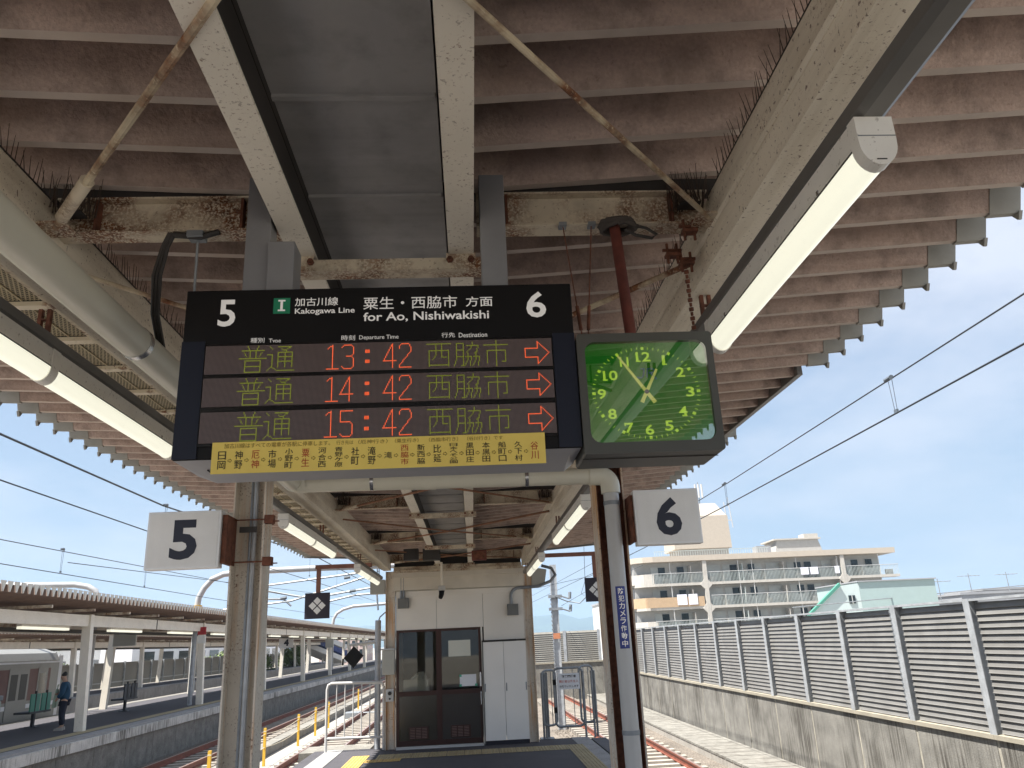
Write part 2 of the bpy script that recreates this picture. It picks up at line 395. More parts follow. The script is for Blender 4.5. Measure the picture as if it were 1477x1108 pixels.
sl_mesh = MB().box(-1.0, 1.0, -.11, .11, 0, .13).mesh('sleeper', SLEEP)
def track(label, cx, y0, y1, bend=None, sleepers=True, z=-1.25):
    t = thing('railway_track', label, 'railway track', (cx, y0, z))
    b = bend or (lambda y: 0)
    n = 0; y = y0
    far = MB()
    while y < y1:
        if n < 150: piece('sleeper', sl_mesh, t, (cx+b(y), y, z))
        else: far.box(cx+b(y)-1, cx+b(y)+1, y-.11, y+.11, z, z+.13)
        y += .62; n += 1
    if far.v: stuff(far.build('sleeper', SLEEP, t))
    for s in (-.56, .56):
        mb = MB(); mh = MB(); yy = y0
        step = (y1-y0)/24
        for k in range(24):
            a, c = yy, yy+step; xa, xc = cx+s+b(a), cx+s+b(c)
            for (w, za, zb, q) in ((.06, .13, .15, mb), (.012, .15, .25, mb), (.035, .25, .285, mb)):
                q.hexa([(xa-w, a, z+za), (xa+w, a, z+za), (xc+w, c, z+za), (xc-w, c, z+za), (xa-w, a, z+zb), (xa+w, a, z+zb), (xc+w, c, z+zb), (xc-w, c, z+zb)])
            mh.hexa([(xa-.03, a, z+.2852), (xa+.03, a, z+.2852), (xc+.03, c, z+.2852), (xc-.03, c, z+.2852), (xa-.03, a, z+.289), (xa+.03, a, z+.289), (xc+.03, c, z+.289), (xc-.03, c, z+.289)])
            yy = c
        r_ = mb.build('rail', RAIL, t); mh.build('rail_head', RAILT, r_)
    return t
cur = lambda k, y0: (lambda y: -k*max(0, y-y0)**2)
track('rust red track beside the stained concrete wall on the right', 4.28, -4, 110, cur(.00045, 24))
track('rusty track just left of our platform, behind the yellow posts', -4.5, -4, 120, cur(.0004, 26))
track('brown track running along the face of the opposite platform', -8.3, -4, 140)
track('track carrying the commuter train beyond the opposite platform', -17.3, -4, 120)
# kerb and troughs between left tracks
mb = MB(); mb.box(-6.75, -6.35, -4, 140, -1.25, -.93)
struct(mb.build('concrete_kerb', CONCL)); 
struct(bx('walkway', -6.345, -5.3, -4, 120, -1.25, -1.20, CONC))
# right trough with cover slabs
tr = struct(bx('cable_trough', 5.90, 6.97, -4, 60, -1.25, -1.08, CONC))
slab = MB().box(-.545, .535, -.285, .285, 0, .05).mesh('cover_slab', CONCL)
for k in range(90): piece('cover_slab', slab, tr, (6.43, 4+.61*k, -1.079))

# ------------------------------------------------------------ our platform
pl = struct(bx('platform', -3.0, 2.12, -8, 16.2, -1.25, 0, ASPH))
tile = MB()
tile.box(-.146, .146, -.146, .146, 0, .004)
for i in range(5):
    for j in range(5): tile.box(-.12+i*.055, -.10+i*.055, -.12+j*.055, -.10+j*.055, .004, .009)
tileA = tile.mesh('tactile_tile', TACT); tileB = tile.mesh('tactile_tile', TACTB)
x = -1.55
while x < 1.55:
    piece('tactile_tile', tileA, pl, (x, 14.72, .0045)); piece('tactile_tile', tileA, pl, (x, 15.02, .0045)); x += .3
y = 9.6
while y < 15.2:
    piece('tactile_tile', tileA, pl, (1.75, y, .0045))
    piece('tactile_tile', tileB, pl, (-2.0, y, .0045)); y += .3
for x in (-1.7, -1.4): piece('tactile_tile', tileB, pl, (x, 14.42, .0045))
eb = MB().box(-.16, .16, -.295, .295, 0, .02).mesh('edge_block', EDGEC)
for k in range(24):
    piece('edge_block', eb, pl, (1.955+.02, 2.4+.6*k-.3, -.012)); piece('edge_block', eb, pl, (-2.62, 2.4+.6*k-.3, -.012))
st = MB().box(-.13, .13, -.13, .13, 0, .06).mesh('antislip_tile', SLIPT)
rt_ = struct(bx('platform_edge', 2.122, 2.46, -8, 16.2, -.3, -.03, SLIPT))
for k in range(40): piece('antislip_tile', st, rt_, (2.29, 5.2+.27*k, -.045))
struct(bx('platform_ramp', -3.3, -2.0, 16.203, 17.2, -1.25, -.02, CONCL))

# ------------------------------------------------------------ canopy over our platform
CX = -.35
can = thing('platform_canopy', 'brown corrugated butterfly canopy on rusty cream steelwork overhead', 'canopy', (CX, 5, 0))
PER = .2715
def fold_mesh(x0, x1, zf, mats, name, off=0, th=.006):
    # one period of a trapezoid deck running along X from x0 to x1; zf(x)=bottom height
    pr = [(-.170, .17), (-.100, .17), (-.036, 0), (0, 0), (.064, .17), (.1015, .17)]
    mb = MB(); 
    for a, b in ((x0, x1),):
        P0 = [(a, y, zf(a)+z-off) for y, z in pr]; P1 = [(b, y, zf(b)+z-off) for y, z in pr]
        Q0 = [(a, y, zf(a)+z-off+th+.006) for y, z in pr]; Q1 = [(b, y, zf(b)+z-off+th+.006) for y, z in pr]
        for k in range(5):
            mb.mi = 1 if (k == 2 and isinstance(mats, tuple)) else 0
            mb.hexa([P0[k], P1[k], P1[k+1], P0[k+1], Q0[k], Q1[k], Q1[k+1], Q0[k+1]])
    mb.mi = 0
    return mb
zr = lambda X: 3.475+.067*(X-CX); zl = lambda X: 3.481-.054*(X-CX)
fr = fold_mesh(.02, 2.60, zr, (ROOF,), 'roof_fold').mesh('roof_fold', [ROOF, ROOF_DUST_LIT]); fl = fold_mesh(-.66, -3.32, zl, (ROOF,), 'roof_fold').mesh('roof_fold', [ROOF, ROOF_DUST_LIT])
er = fold_mesh(2.56, 2.72, zr, FLAP, 'f', off=.010); er.hexa([(2.705, -.030, zr(2.7)-.042), (2.722, -.030, zr(2.7)-.042), (2.722, -.022, zr(2.7)-.042), (2.705, -.022, zr(2.7)-.042), (2.705, -.05, zr(2.7)-.005), (2.722, -.05, zr(2.7)-.005), (2.722, .008, zr(2.7)-.005), (2.705, .008, zr(2.7)-.005)])
er = er.mesh('edge_flap', FLAP)
el = fold_mesh(-3.28, -3.44, zl, FLAP, 'f', off=.010); el.hexa([(-3.442, -.030, zl(-3.42)-.042), (-3.425, -.030, zl(-3.42)-.042), (-3.425, -.022, zl(-3.42)-.042), (-3.442, -.022, zl(-3.42)-.042), (-3.442, -.05, zl(-3.42)-.005), (-3.425, -.05, zl(-3.42)-.005), (-3.425, .008, zl(-3.42)-.005), (-3.442, .008, zl(-3.42)-.005)])
el = el.mesh('edge_flap', FLAP)
for k in range(-34, 50):
    y = 3.275+PER*k
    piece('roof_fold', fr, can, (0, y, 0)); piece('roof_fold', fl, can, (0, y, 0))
    if not (9 <= k <= 15): piece('edge_flap', er, can, (0, y, 0))
    piece('edge_flap', el, can, (0, y, 0))
bx('edge_trim', 2.56, 2.60, 3.275+PER*8.6, 3.275+PER*16, zr(2.6)-.02, zr(2.6)+.17, DUCT, can)
for s, xe in ((1, 2.72), (-1, -3.44)):   # end trim at the far end
    z = zr if s > 0 else zl; xi = .1 if s > 0 else -.8
    mb = MB(); mb.hexa([(xi, 16.69, z(xi)-.03), (xe, 16.69, z(xe)-.03), (xe, 16.73, z(xe)-.03), (xi, 16.73, z(xi)-.03), (xi, 16.69, z(xi)+.17), (xe, 16.69, z(xe)+.17), (xe, 16.73, z(xe)+.17), (xi, 16.73, z(xi)+.17)])
    mb.build('end_trim', DUCT, can)
# central gutter: panels with raised joints
bx('gutter_cover', -.86, .16, -6, 16.7, 3.70, 3.73, GUT, can)
gp = MB(); gp.box(-.27, .27, 0, .584, 0, .006); gp.box(-.27, .27, .584, .606, -.012, .006); gp.box(-.276, -.27, 0, .606, 0, .15); gp.box(.27, .276, 0, .606, 0, .15)
gpm = gp.mesh('gutter_panel', GUT)
for k in range(-11, 24): piece('gutter_panel', gpm, can, (-.345, 2.74+.60*k, 3.50 if k % 2 else 3.497))
# centre beams (channels), long beams
for x0, x1, s in ((-.688, -.586, 1), (-.055, .047, -1)):
    mb = MB(); mb.box(x0, x1, -5, 15.79, 3.30, 3.312); cb_ = mb.build('centre_beam', CREAM, can)
    bx('beam_web_shade', x0+.012, x1-.012, -5, 15.79, 3.3121, 3.46, DARKS, cb_)  # black colour stands in for shade inside the channel, as does the filler above
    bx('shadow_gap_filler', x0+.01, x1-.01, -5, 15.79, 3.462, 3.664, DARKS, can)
mb = MB(); mb.box(.995, 1.0, -5, 15.7, 3.208, 3.456); mb.box(.995, 1.139, -5, 15.7, 3.20, 3.208); mb.box(.995, 1.139, -5, 15.7, 3.456, 3.464); mb.box(1.06, 1.068, -5, 15.7, 3.208, 3.456)
mb.tube([(1.0, -5, 3.33), (1.0, 15.7, 3.33)], .018, 6)
mb.build('long_beam', CREAMB, can)
mb = MB(); mb.box(-1.70, -1.695, -5, 15.7, 3.208, 3.456); mb.box(-1.695, -1.551, -5, 15.7, 3.20, 3.208); mb.box(-1.695, -1.551, -5, 15.7, 3.456, 3.464); mb.box(-1.556, -1.551, -5, 15.7, 3.208, 3.456)
mb.build('long_beam', CREAMB, can)
CBY = [-.49, 2.77, 6.03, 9.29, 12.55, 15.62]
for i, y in enumerate(CBY):
    for xa, xb in ((-1.55, -.70), (.06, .994)):
        mb = MB(); mb.box(xa, xb, y-.045, y+.045, 3.35, 3.358); mb.box(xa, xb, y-.045, y+.045, 3.492, 3.50); mb.box(xa, xb, y-.004, y+.004, 3.358, 3.492)
        o = mb.build('cross_beam', CREAMR, can)
        nb = MB()
        for xx in ((xa+.12, xb-.15) if xa > 0 else (xa+.15, xb-.15)): nb.box(xx-.005, xx+.005, y-.044, y+.044, 3.359, 3.491)
        nb.build('stiffener', RUSTM, o)
    bx('purlin', -1.95, 1.5, y-.03, y+.03, 3.503, 3.56, DARKS, can)
    y2 = y+.13
    mb = MB(); mb.box(-.72, .08, y2-.04, y2+.04, 3.235, 3.243); mb.box(-.72, .08, y2+.032, y2+.04, 3.243, 3.30); mb.box(-.72, .08, y2-.04, y2-.032, 3.243, 3.285)
    tb = mb.build('tie_beam', CREAMR, can)
    for xp in (-.70, -.605, -.05, .035):
        q = MB(); q.tube([(xp, y2-.042, 3.272), (xp, y2-.055, 3.272)], .014, 6); q.tube([(xp, y2-.055, 3.272), (xp, y2-.068, 3.272)], .008, 6); q.build('bolt', RUSTM, tb)
    for xp in (-.71, -.06):
        bx('joint_plate', xp-.005, xp+.115, y2-.0425, y2-.0405, 3.243, 3.305, CREAMR, tb)
# brace rods (X in every bay)
for i in range(len(CBY)-1):
    a, b = CBY[i], CBY[i+1]
    for s in (1, -1):
        xs, xe = (-1.50, .96) if s > 0 else (.96, -1.50)
        p0 = Vector((xs, b-.12, 3.33)); p1 = Vector((xe, a+.15, 3.27 if s > 0 else 3.262)); d = p1-p0
        pm = p0+d*.5; pm.z -= .02
        rod = MB(); rod.tube([p0, pm, p1], .0135 if s > 0 else .0105, 8)
        o = rod.build('brace_rod', mat('rod_cream_rust', (.62, .53, .38), .7, rust=1.25, rs=45, var=.15) if i < 2 else mat('rod_rust', (.24, .12, .07), .8, var=.3, vs=8), can, smooth=True)
        u = d.normalized()
        if s > 0 or i % 2: MB().tube([p0+u*.09, p0+u*.12, p0+u*.36, p0+u*.40], .024, 10).build('turnbuckle', CREAMR, o, smooth=True)
        g = MB(); g.box(xs-.05, xs+.05, b-.16, b-.05, 3.325, 3.335); g.build('gusset', CREAMR, o)
# columns
for (xa, xb, lab) in ((-1.72, -1.49, 0), (.945, 1.165, 1)):
    xc = (xa+xb)/2; w = xb-xa
    for yc, nm in ((5.92, 'column'), (15.9, 'column'), (-4.2, 'column')):
        ww = w if yc < 15 else .18
        mb = MB(); mb.hbeam('z', 0, 3.2, xc if yc < 15 else (-1.575 if lab == 0 else 1.09), yc, ww, .22 if yc < 15 else .16, .012, web='h')
        mb.build(nm, CREAMR if False else mat('column_paint', (.68, .62, .53), .6, rust=.3, rs=60, var=.12, streak=.9, scol=(.58, .27, .06), dirt=.2, sf=3.2, sb=-.01), can)
for x in (.9575, 1.1455): bx('flange_liner', x, x+.008, 5.815, 5.91, 0, 3.19, RUSTM, can)
bx('web_liner', .966, 1.144, 5.905, 5.912, 0, 3.19, RUSTM, can)
bx('end_closure', -1.5, .99, 15.84, 15.88, 3.2, 3.66, DARKS, can); bx('end_beam', -1.5, .99, 15.70, 15.835, 3.202, 3.265, CREAMR, can)
# bird spikes
spk = MB(); spk.tube([(0, 0, 0), (0, 0, .11)], .0022, 4, caps=False, r1=.0008); spm = spk.mesh('spike', mat('spike_brown', (.06, .04, .03), .8, var=.2))
def spikes(label, x, ya, yb, z, step, cat='bird spikes'):
    t = thing('bird_spike_strip', label, cat, (x, (ya+yb)/2, z), 'bird spike strips on the long beams')
    bx('base_strip', x-.006, x+.006, ya, yb, z, z+.004, DARKS, t)
    y = ya; k = 0
    while y < yb:
        piece('spike', spm, t, (x, y, z+.003), rot=(random.uniform(-.12, .12), random.uniform(-.25, .12), 0), scale=(1, 1, random.uniform(.7, 1.05))); y += step*random.uniform(.8, 1.2); k += 1
spikes('thin rusty bird spikes along the big right beam above the clock', .999, .9, 2.62, 3.465, .026)
spikes('thin bird spikes on the right beam behind the red clock pipe', .999, 2.95, 5.6, 3.465, .03)
spikes('dark bird spikes above the big cream pipe on the left', -1.553, 1.9, 5.6, 3.465, .028)
def tuft(label, x, y):
    t = thing('bird_spike_tuft', label, 'bird spikes', (x, y, 3.40), 'bird spike tufts at the beam joints')
    bx('base_strip', x-.04, x+.04, y-.03, y+.03, 3.398, 3.404, DARKS, t)
    for k in range(46):
        piece('spike', spm, t, (x+random.uniform(-.07, .07), y+random.uniform(-.06, .05), 3.40), rot=(random.uniform(-.2, .2), random.uniform(-.25, .25), 0), scale=(1.2, 1.2, random.uniform(.9, 1.5)))
for y in (2.68, 5.95, 9.2, 12.45):
    n = {2.68: 'nearest', 5.95: 'second', 9.2: 'third', 12.45: 'farthest'}[y]
    tuft('dense dark tuft of bird spikes at the %s joint of the right beam' % n, .90, y)
    tuft('dense dark tuft of bird spikes at the %s joint of the left beam' % n, -1.46, y)
# clamps and chains at the nearest right joint
t = thing('beam_clamp', 'rusty bolted clamps and chain hanging at the right beam joint', 'clamp', (.93, 2.85, 3.3))
for (x, y, z) in ((.90, 2.72, 3.30), (.87, 2.88, 3.28), (.93, 2.90, 3.25)):
    mb = MB(); mb.box(x-.03, x+.03, y-.02, y+.02, z, z+.012); mb.tube([(x-.02, y, z-.03), (x-.02, y, z+.06)], .006, 6); mb.tube([(x+.02, y, z-.03), (x+.02, y, z+.06)], .006, 6); mb.tube([(x-.04, y, z+.03), (x+.04, y, z+.03)], .007, 6)
    mb.build('clamp', RUSTM, t)
mb = MB()
for k in range(14): mb.tube([(.925+.004*k, 2.9+.012*k, 3.25-.016*k), (.925+.004*k+.003, 2.9+.012*k+.008, 3.25-.016*k-.013)], .010 if k % 2 else .006, 6)
mb.build('chain', RUSTM, t)
t = thing('cable_bundle', 'grey bundled cable loop wrapped where the red clock pipe meets the beam', 'cable', (.62, 2.75, 3.30))
mb = MB()
for k in range(7):
    a = k*.9
    mb.tube([(.62+.075*math.cos(a+j*.6)*(1-.05*k), 2.72+.05*math.sin(a+j*.6), 3.335+.012*math.sin(j*1.3+k)) for j in range(9)], .010, 6)
mb.build('cable', mat('old_rubber', (.07, .06, .055), .8, var=.3), t, smooth=True)
MB().tube([(.66, 2.70, 3.33), (.72, 2.69, 3.31), (.76, 2.69, 3.28), (.74, 2.69, 3.265), (.68, 2.70, 3.285), (.64, 2.70, 3.31)], .006, 6).build('cable_loop', DARKS, t, smooth=True)
# ------------------------------------------------------------ rainwater pipe
def arc(c, r, a0, a1, u, v, n=7):
    return [Vector(c)+Vector(u)*r*math.cos(a0+(a1-a0)*k/n)+Vector(v)*r*math.sin(a0+(a1-a0)*k/n) for k in range(n+1)]
pp = thing('drain_pipe', 'cream drain pipe running overhead, across and down the right column', 'pipe', (-1.22, 3, 2.98))
PZ = 2.96; PX = -1.27; PR = .063
MB().tube([(PX, -3, PZ), (PX, 5.66, PZ)], PR, 20).build('pipe', PIPE, pp, smooth=True)
MB().tube(arc((PX+.09, 5.66, PZ), .09, math.pi, math.pi/2, (1, 0, 0), (0, 1, 0)), PR+.004, 18).build('elbow', PIPE, pp, smooth=True)
MB().tube([(PX+.09, 5.75, PZ), (.965, 5.75, PZ-.015)], PR, 20).build('pipe', PIPE, pp, smooth=True)
MB().tube([(-.42, 5.75, PZ-.004), (-.24, 5.75, PZ-.006)], PR+.006, 20).build('coupling', PIPE, pp, smooth=True)
MB().tube([(.90, 5.75, PZ-.014), (.975, 5.75, PZ-.015)]+arc((.975, 5.75, PZ-.095), .08, math.pi/2, 0, (1, 0, 0), (0, 0, 1))[1:]+[(1.055, 5.75, PZ-.15)], PR+.008, 18).build('elbow', PIPE, pp, smooth=True)
MB().tube([(1.055, 5.75, PZ-.14), (1.055, 5.75, .0)], .057, 20).build('downpipe', PIPEW, pp, smooth=True)
for p0, p1 in (((PX, 2.88, PZ), (PX, 2.91, PZ)), ((-.72, 5.75, PZ), (-.695, 5.75, PZ)), ((.42, 5.75, PZ-.01), (.445, 5.75, PZ-.01))):
    b_ = MB().tube([p0, p1], PR+.004, 20); b_.build('band', STEEL, pp, smooth=True)
for z in (2.72, 1.16): MB().tube([(1.055, 5.75, z), (1.055, 5.75, z+.03)], .061, 20).build('band', GALVD, pp, smooth=True)
# blue security sticker on the downpipe
t = thing('pipe_sticker', 'blue vertical sticker with white Japanese writing on the white downpipe', 'sticker', (1.055, 5.69, 1.85))
mb = MB(); zb, zt = 1.715, 2.135
for k in range(8):
    a0 = -math.pi/2-.62+1.24*k/8; a1 = a0+1.24/8
    q = [(1.055+.0585*math.cos(a), 5.75+.0585*math.sin(a)) for a in (a0, a1)]
    mb.face([(q[0][0], q[0][1], zb), (q[1][0], q[1][1], zb), (q[1][0], q[1][1], zt), (q[0][0], q[0][1], zt)])
mb.build('sticker_sheet', BLUEST, t)
for k, ch in enumerate('防犯カメラ作動中'):
    z1 = zt-.012-k*.0505; text(ch, 1.036, 1.076, z1-.042, z1, 5.6905, WHITET, t, bold=.008)

# ------------------------------------------------------------ cable tray, ducts, lamps
t = thing('cable_tray', 'cream ladder tray with expanded mesh running beside the left beam', 'cable tray', (-1.83, 5, 3.2))
for x in (-1.985, -1.715): MB().box(x-.014, x+.014, -3, 15.6, 3.215, 3.26).build('side_rail', TRAYM, t)
rung = MB().box(-.121, .121, -.022, .022, 0, .02).mesh('rung', TRAYM)
mp = MB()
cw, chh = .0175, .020
for j in range(18):
    for i in range(12):
        x = -.108+i*cw+(j % 2)*cw/2; y = -.178+j*chh
        if x > .1: continue
        w = .0028
        for dx_, sgn in ((cw/2, 1), (-cw/2, 1)):
            a = Vector((x, y, 0)); b = Vector((x+dx_, y+chh, 0)); n_ = Vector((b.y-a.y, -(b.x-a.x), 0)).normalized()*w
            mp.face([a-n_, a+n_, b+n_, b-n_])
mp.box(-.003, .003, -.18, .18, -.006, -.001)
mpm = mp.mesh('mesh_panel', MESHM)
for k in range(-10, 31):
    y = 2.73+.4016*k
    piece('rung', rung, t, (-1.85, y, 3.225)); piece('mesh_panel', mpm, t, (-1.85, y+.2, 3.25))
bx('backing_sheet', -1.97, -1.73, -3, 15.6, 3.29, 3.293, mat('tray_dark_fill', (.06, .05, .04), .8), t)  # dark sheet added for contrast behind the mesh, not a part of the tray

for nm, xa, xb, lab in (('lamp_duct', 1.012, 1.10, 'dark grey lighting duct hung under the right beam'), ('lamp_duct', -1.785, -1.695, 'dark grey lighting duct hung beside the left cable tray')):
    t = thing(nm, lab, 'duct', (xa, 5, 3.03), 'lighting ducts')
    mb = MB(); mb.extr([(xa, 3.085), (xa, 3.045), (xa+.02, 3.03), (xb-.02, 3.03), (xb, 3.045), (xb, 3.085)], 'y', -3, 15.6); mb.build('channel', DUCT, t)
    for y in (.6, 3.1, 6.2, 9.4, 12.6, 15.2):
        hb = MB(); hb.box(xa+.02, xa+.035, y-.01, y+.01, 3.085, 3.2); hb.box(xb-.035, xb-.02, y-.01, y+.01, 3.085, 3.2); hb.box(xa+.02, xb-.02, y-.012, y+.012, 3.15, 3.156); hb.build('bracket', RUSTM, t)
def lamp(x, y0, y1, lab, joint=True):
    t = thing('fluorescent_lamp', lab, 'strip light', (x, y0, 2.88), 'strip lights under the canopy')
    w = .047
    MB().extr([(x-w, 3.028), (x-w, 2.955), (x+w, 2.955), (x+w, 3.028)], 'y', y0+.035, y1-.035).build('housing', LAMPH, t)
    n = 12; prof = [(x+w*.96*math.cos(math.pi+math.pi*k/n), 2.953+.060*math.sin(math.pi+math.pi*k/n)) for k in range(n+1)]
    segs = [(y0+.04, (y0+y1)/2-.03), ((y0+y1)/2+.03, y1-.04)] if joint else [(y0+.04, y1-.04)]
    for a, b in segs:
        m = MB().extr(prof, 'y', a, b); m.build('diffuser', DIFF, t, smooth=True)
    for sx_ in (-1, 1): bx('seam', x+sx_*(w+.0005)-.0012, x+sx_*(w+.0005)+.0012, y0+.04, y1-.04, 2.951, 2.955, DARKS, t)
    for yy_ in (y0+.25, y1-.25): bx('clip', x-w-.003, x+w+.003, yy_-.006, yy_+.006, 2.957, 2.969, STEEL, t)
    caps = [(y0, y0+.039), (y1-.039, y1)]+([((y0+y1)/2-.029, (y0+y1)/2+.029)] if joint else [])
    pc = [(x-w-.003, 3.03), (x-w-.003, 2.965)]+[(x+(w+.003)*math.cos(math.pi+math.pi*k/n), 2.955+.066*math.sin(math.pi+math.pi*k/n)) for k in range(1, n)]+[(x+w+.003, 2.965), (x+w+.003, 3.03)]
    for a, b in caps: MB().extr(pc, 'y', a, b).build('end_cap', LAMPH, t)
    bx('cap_seam', x-w-.002, x+w+.002, y0-.0015, y0-.0005, 2.972, 2.9745, GALVD, t); bx('cap_mark', x-.012, x+.014, y0-.0015, y0-.0005, 2.903, 2.906, DARKS, t)
    return t
lamp(1.055, 1.64, 3.0, 'large lit strip light in front of the right beam, ending behind the clock', False)
lamp(1.055, 7.0, 9.7, 'lit strip light on the right beam just past the sign 6 column')
lamp(1.055, 11.8, 14.5, 'farthest lit strip light on the right, beside the office')
lamp(-1.74, 1.72, 4.56, 'long lit strip light at the left edge, beside the departure board')
lamp(-1.74, 7.45, 10.2, 'lit strip light on the left just past the left column')
lamp(-1.74, 12.4, 15.1, 'farthest lit strip light on the left, by the office')

# ------------------------------------------------------------ departure board
BY = 2.5
bd = thing('departure_board', 'black departure board with red and green dot matrix rows for tracks 5 and 6', 'departure board', (-.29, 2.62, 2.38))
MB().box(-.945, .378, BY+.003, 2.76, 2.395, 2.99).build('housing', BLACKH, bd, bevel=.004)
# side panels slightly navy
for x0, x1 in ((-.9448, -.868), (.302, .3778)): bx('side_panel', x0, x1, BY-.002, BY+.002, 2.397, 2.80, BLUEH, bd)
mb = MB(); mb.hexa([(-.87, BY+.06, 2.385), (.34, BY+.06, 2.385), (.34, 2.735, 2.365), (-.87, 2.735, 2.365), (-.94, BY+.005, 2.394), (.374, BY+.005, 2.394), (.374, 2.757, 2.394), (-.94, 2.757, 2.394)])
u = mb.build('underside', UNDER, bd)
for xa, xb in ((-.86, -.70), (-.62, -.02), (.13, .25)):
    mb = MB(); xx = xa
    while xx < xb: mb.box(xx, xx+.005, BY+.09, BY+.14, 2.378, 2.3845); xx += .010
    stuff(mb.build('vent_slots', VENT, u))
# screens
bx('screen_frame', -.866, .3, BY-.004, BY+.002, 2.436, 2.79, mat('frame_gloss', (.01, .01, .011), .2, var=0), bd)
ROWS = [(2.682, 2.778), (2.569, 2.664), (2.448, 2.547)]
PIT = .00385
def dots(chars):   # chars: list of (x offset in dots, strokes)
    S_ = set()
    for ox, strokes in chars:
        for st_ in strokes:
            for (xa, ya), (xb, yb) in zip(st_, st_[1:]):
                n = max(abs(xb-xa), abs(yb-ya), 1)
                for k in range(n+1): S_.add((ox+round(xa+(xb-xa)*k/n), round(ya+(yb-ya)*k/n)))
    return S_
K = {
'fu': [[(7,0),(8,3)],[(16,0),(15,3)],[(2,4),(21,4)],[(9,4),(9,10)],[(14,4),(14,10)],[(4,6),(6,9)],[(19,6),(17,9)],[(0,11),(23,11)],[(5,13),(18,13),(18,23),(5,23),(5,13)],[(5,18),(18,18)]],
'tsu': [[(2,1),(4,3)],[(0,8),(4,8),(4,18),(0,22)],[(4,19),(8,22),(23,22)],[(9,1),(20,1),(16,4)],[(12,3),(16,5)],[(9,6),(21,6),(21,19)],[(9,6),(9,19)],[(15,6),(15,19)],[(9,10),(21,10)],[(9,14),(21,14)]],
'nishi': [[(1,2),(22,2)],[(3,8),(20,8),(20,22)],[(3,8),(3,22)],[(9,2),(9,12),(6,16)],[(14,2),(14,14),(18,14)],[(3,21),(20,21)]],
'waki': [[(2,2),(8,2),(8,22),(6,22)],[(2,2),(2,16),(0,22)],[(2,8),(8,8)],[(2,14),(8,14)],[(11,4),(21,4),(20,10),(18,11)],[(16,1),(15,6),(11,10)],[(10,14),(15,14),(14,22)],[(12,11),(12,17),(9,22)],[(17,14),(22,14),(21,22)],[(19,11),(19,17),(16,22)]],
'shi': [[(12,0),(12,4)],[(1,4),(22,4)],[(4,9),(20,9),(20,19),(17,19)],[(4,9),(4,20)],[(12,4),(12,23)]],
'1': [[(2,4),(6,1),(6,22)],[(1,22),(11,22)]], '2': [[(1,5),(1,3),(3,1),(9,1),(11,4),(11,8),(1,20),(1,22),(11,22)]],
'3': [[(1,3),(3,1),(9,1),(11,3),(11,9),(9,11),(5,11)],[(9,11),(11,13),(11,20),(9,22),(3,22),(1,20)]],
'4': [[(8,22),(8,1),(0,16),(11,16)]], '5': [[(11,1),(1,1),(1,10),(9,10),(11,12),(11,20),(9,22),(3,22),(1,20)]],
':': [[(0,6),(3,6),(3,8),(0,8),(0,6)],[(0,15),(3,15),(3,17),(0,17),(0,15)],[(1,7),(2,7)],[(1,16),(2,16)]],
'ar': [[(0,8),(11,8),(11,2),(21,12),(11,22),(11,16),(0,16),(0,8)]]}
for r, (z0, z1) in enumerate(ROWS):
    sc = bx('screen', -.862, .296, BY-.008, BY-.0045, z0-.002, z1+.002, LEDP, bd)
    pv = (z1-z0)/24
    d = '345'[r]
    for nm, m, xs, chars in (('led_text', LEDG, -.752, [(0, K['fu']), (24, K['tsu'])]), ('led_text', LEDR, -.468, [(0, K['1']), (13, K[d])]), ('led_text', LEDR, -.335, [(0, K[':'])]),
                             ('led_text', LEDR, -.276, [(0, K['4']), (13, K['2'])]), ('led_text', LEDG, -.134, [(0, K['nishi']), (25, K['waki']), (50, K['shi'])]), ('led_text', LEDR, .203, [(0, K['ar'])])):
        mb = MB()
        for (i, j) in dots(chars):
            x = xs+i*PIT; z = z1-(j+.5)*pv
            mb.box(x+.0007, x+PIT-.0007, BY-.0095, BY-.0081, z-pv*.34, z+pv*.34)
        mb.build(nm, m, sc)
T = lambda *a, **k: text(*a, **k)
YT = BY+.0028
T('5', -.834, -.776, 2.854, 2.953, YT, WHITET, bd, bold=.018); T('6', .218, .287, 2.862, 2.960, YT, WHITET, bd, bold=.018)
g = bx('line_badge', -.650, -.594, YT-.002, YT+.002, 2.897, 2.955, GREENB, bd)
mb = MB(); mb.box(-.626, -.618, YT-.004, YT-.0022, 2.910, 2.943); mb.box(-.634, -.610, YT-.0042, YT-.0022, 2.906, 2.911); mb.box(-.634, -.610, YT-.0042, YT-.0022, 2.942, 2.947); mb.build('line_letter', WHITET, g)
for s_, b_ in (('加古川線', (-.578, -.431, 2.923, 2.955)), ('Kakogawa Line', (-.577, -.374, 2.889, 2.915)), ('粟生・西脇市', (-.345, -.022, 2.905, 2.952)), ('方面', (.008, .101, 2.908, 2.946)),
               ('for Ao, Nishiwakishi', (-.344, .087, 2.857, 2.894)), ('種別', (-.720, -.674, 2.791, 2.810)), ('Type', (-.659, -.619, 2.787, 2.806)), ('時刻', (-.417, -.371, 2.793, 2.812)),
               ('Departure Time', (-.357, -.224, 2.791, 2.810)), ('行先', (-.078, -.032, 2.795, 2.813)), ('Destination', (-.019, .078, 2.794, 2.811))):
    T(s_, *b_, YT, WHITET, bd, bold=(.014 if s_.isascii() else (.002 if '粟' in s_ else .007)) if b_[3]-b_[2] > .023 else .003)
# hanger plates
for x0, x1, lab in ((-.79, -.70, 0), (-.70, -.605, 1), (.070, .165, 2)):
    bx('hanger', x0, x1, 2.60 if lab != 1 else 2.575, 2.69, 2.985, 3.50 if lab != 1 else 3.215, HANG, bd, bevel=.003)
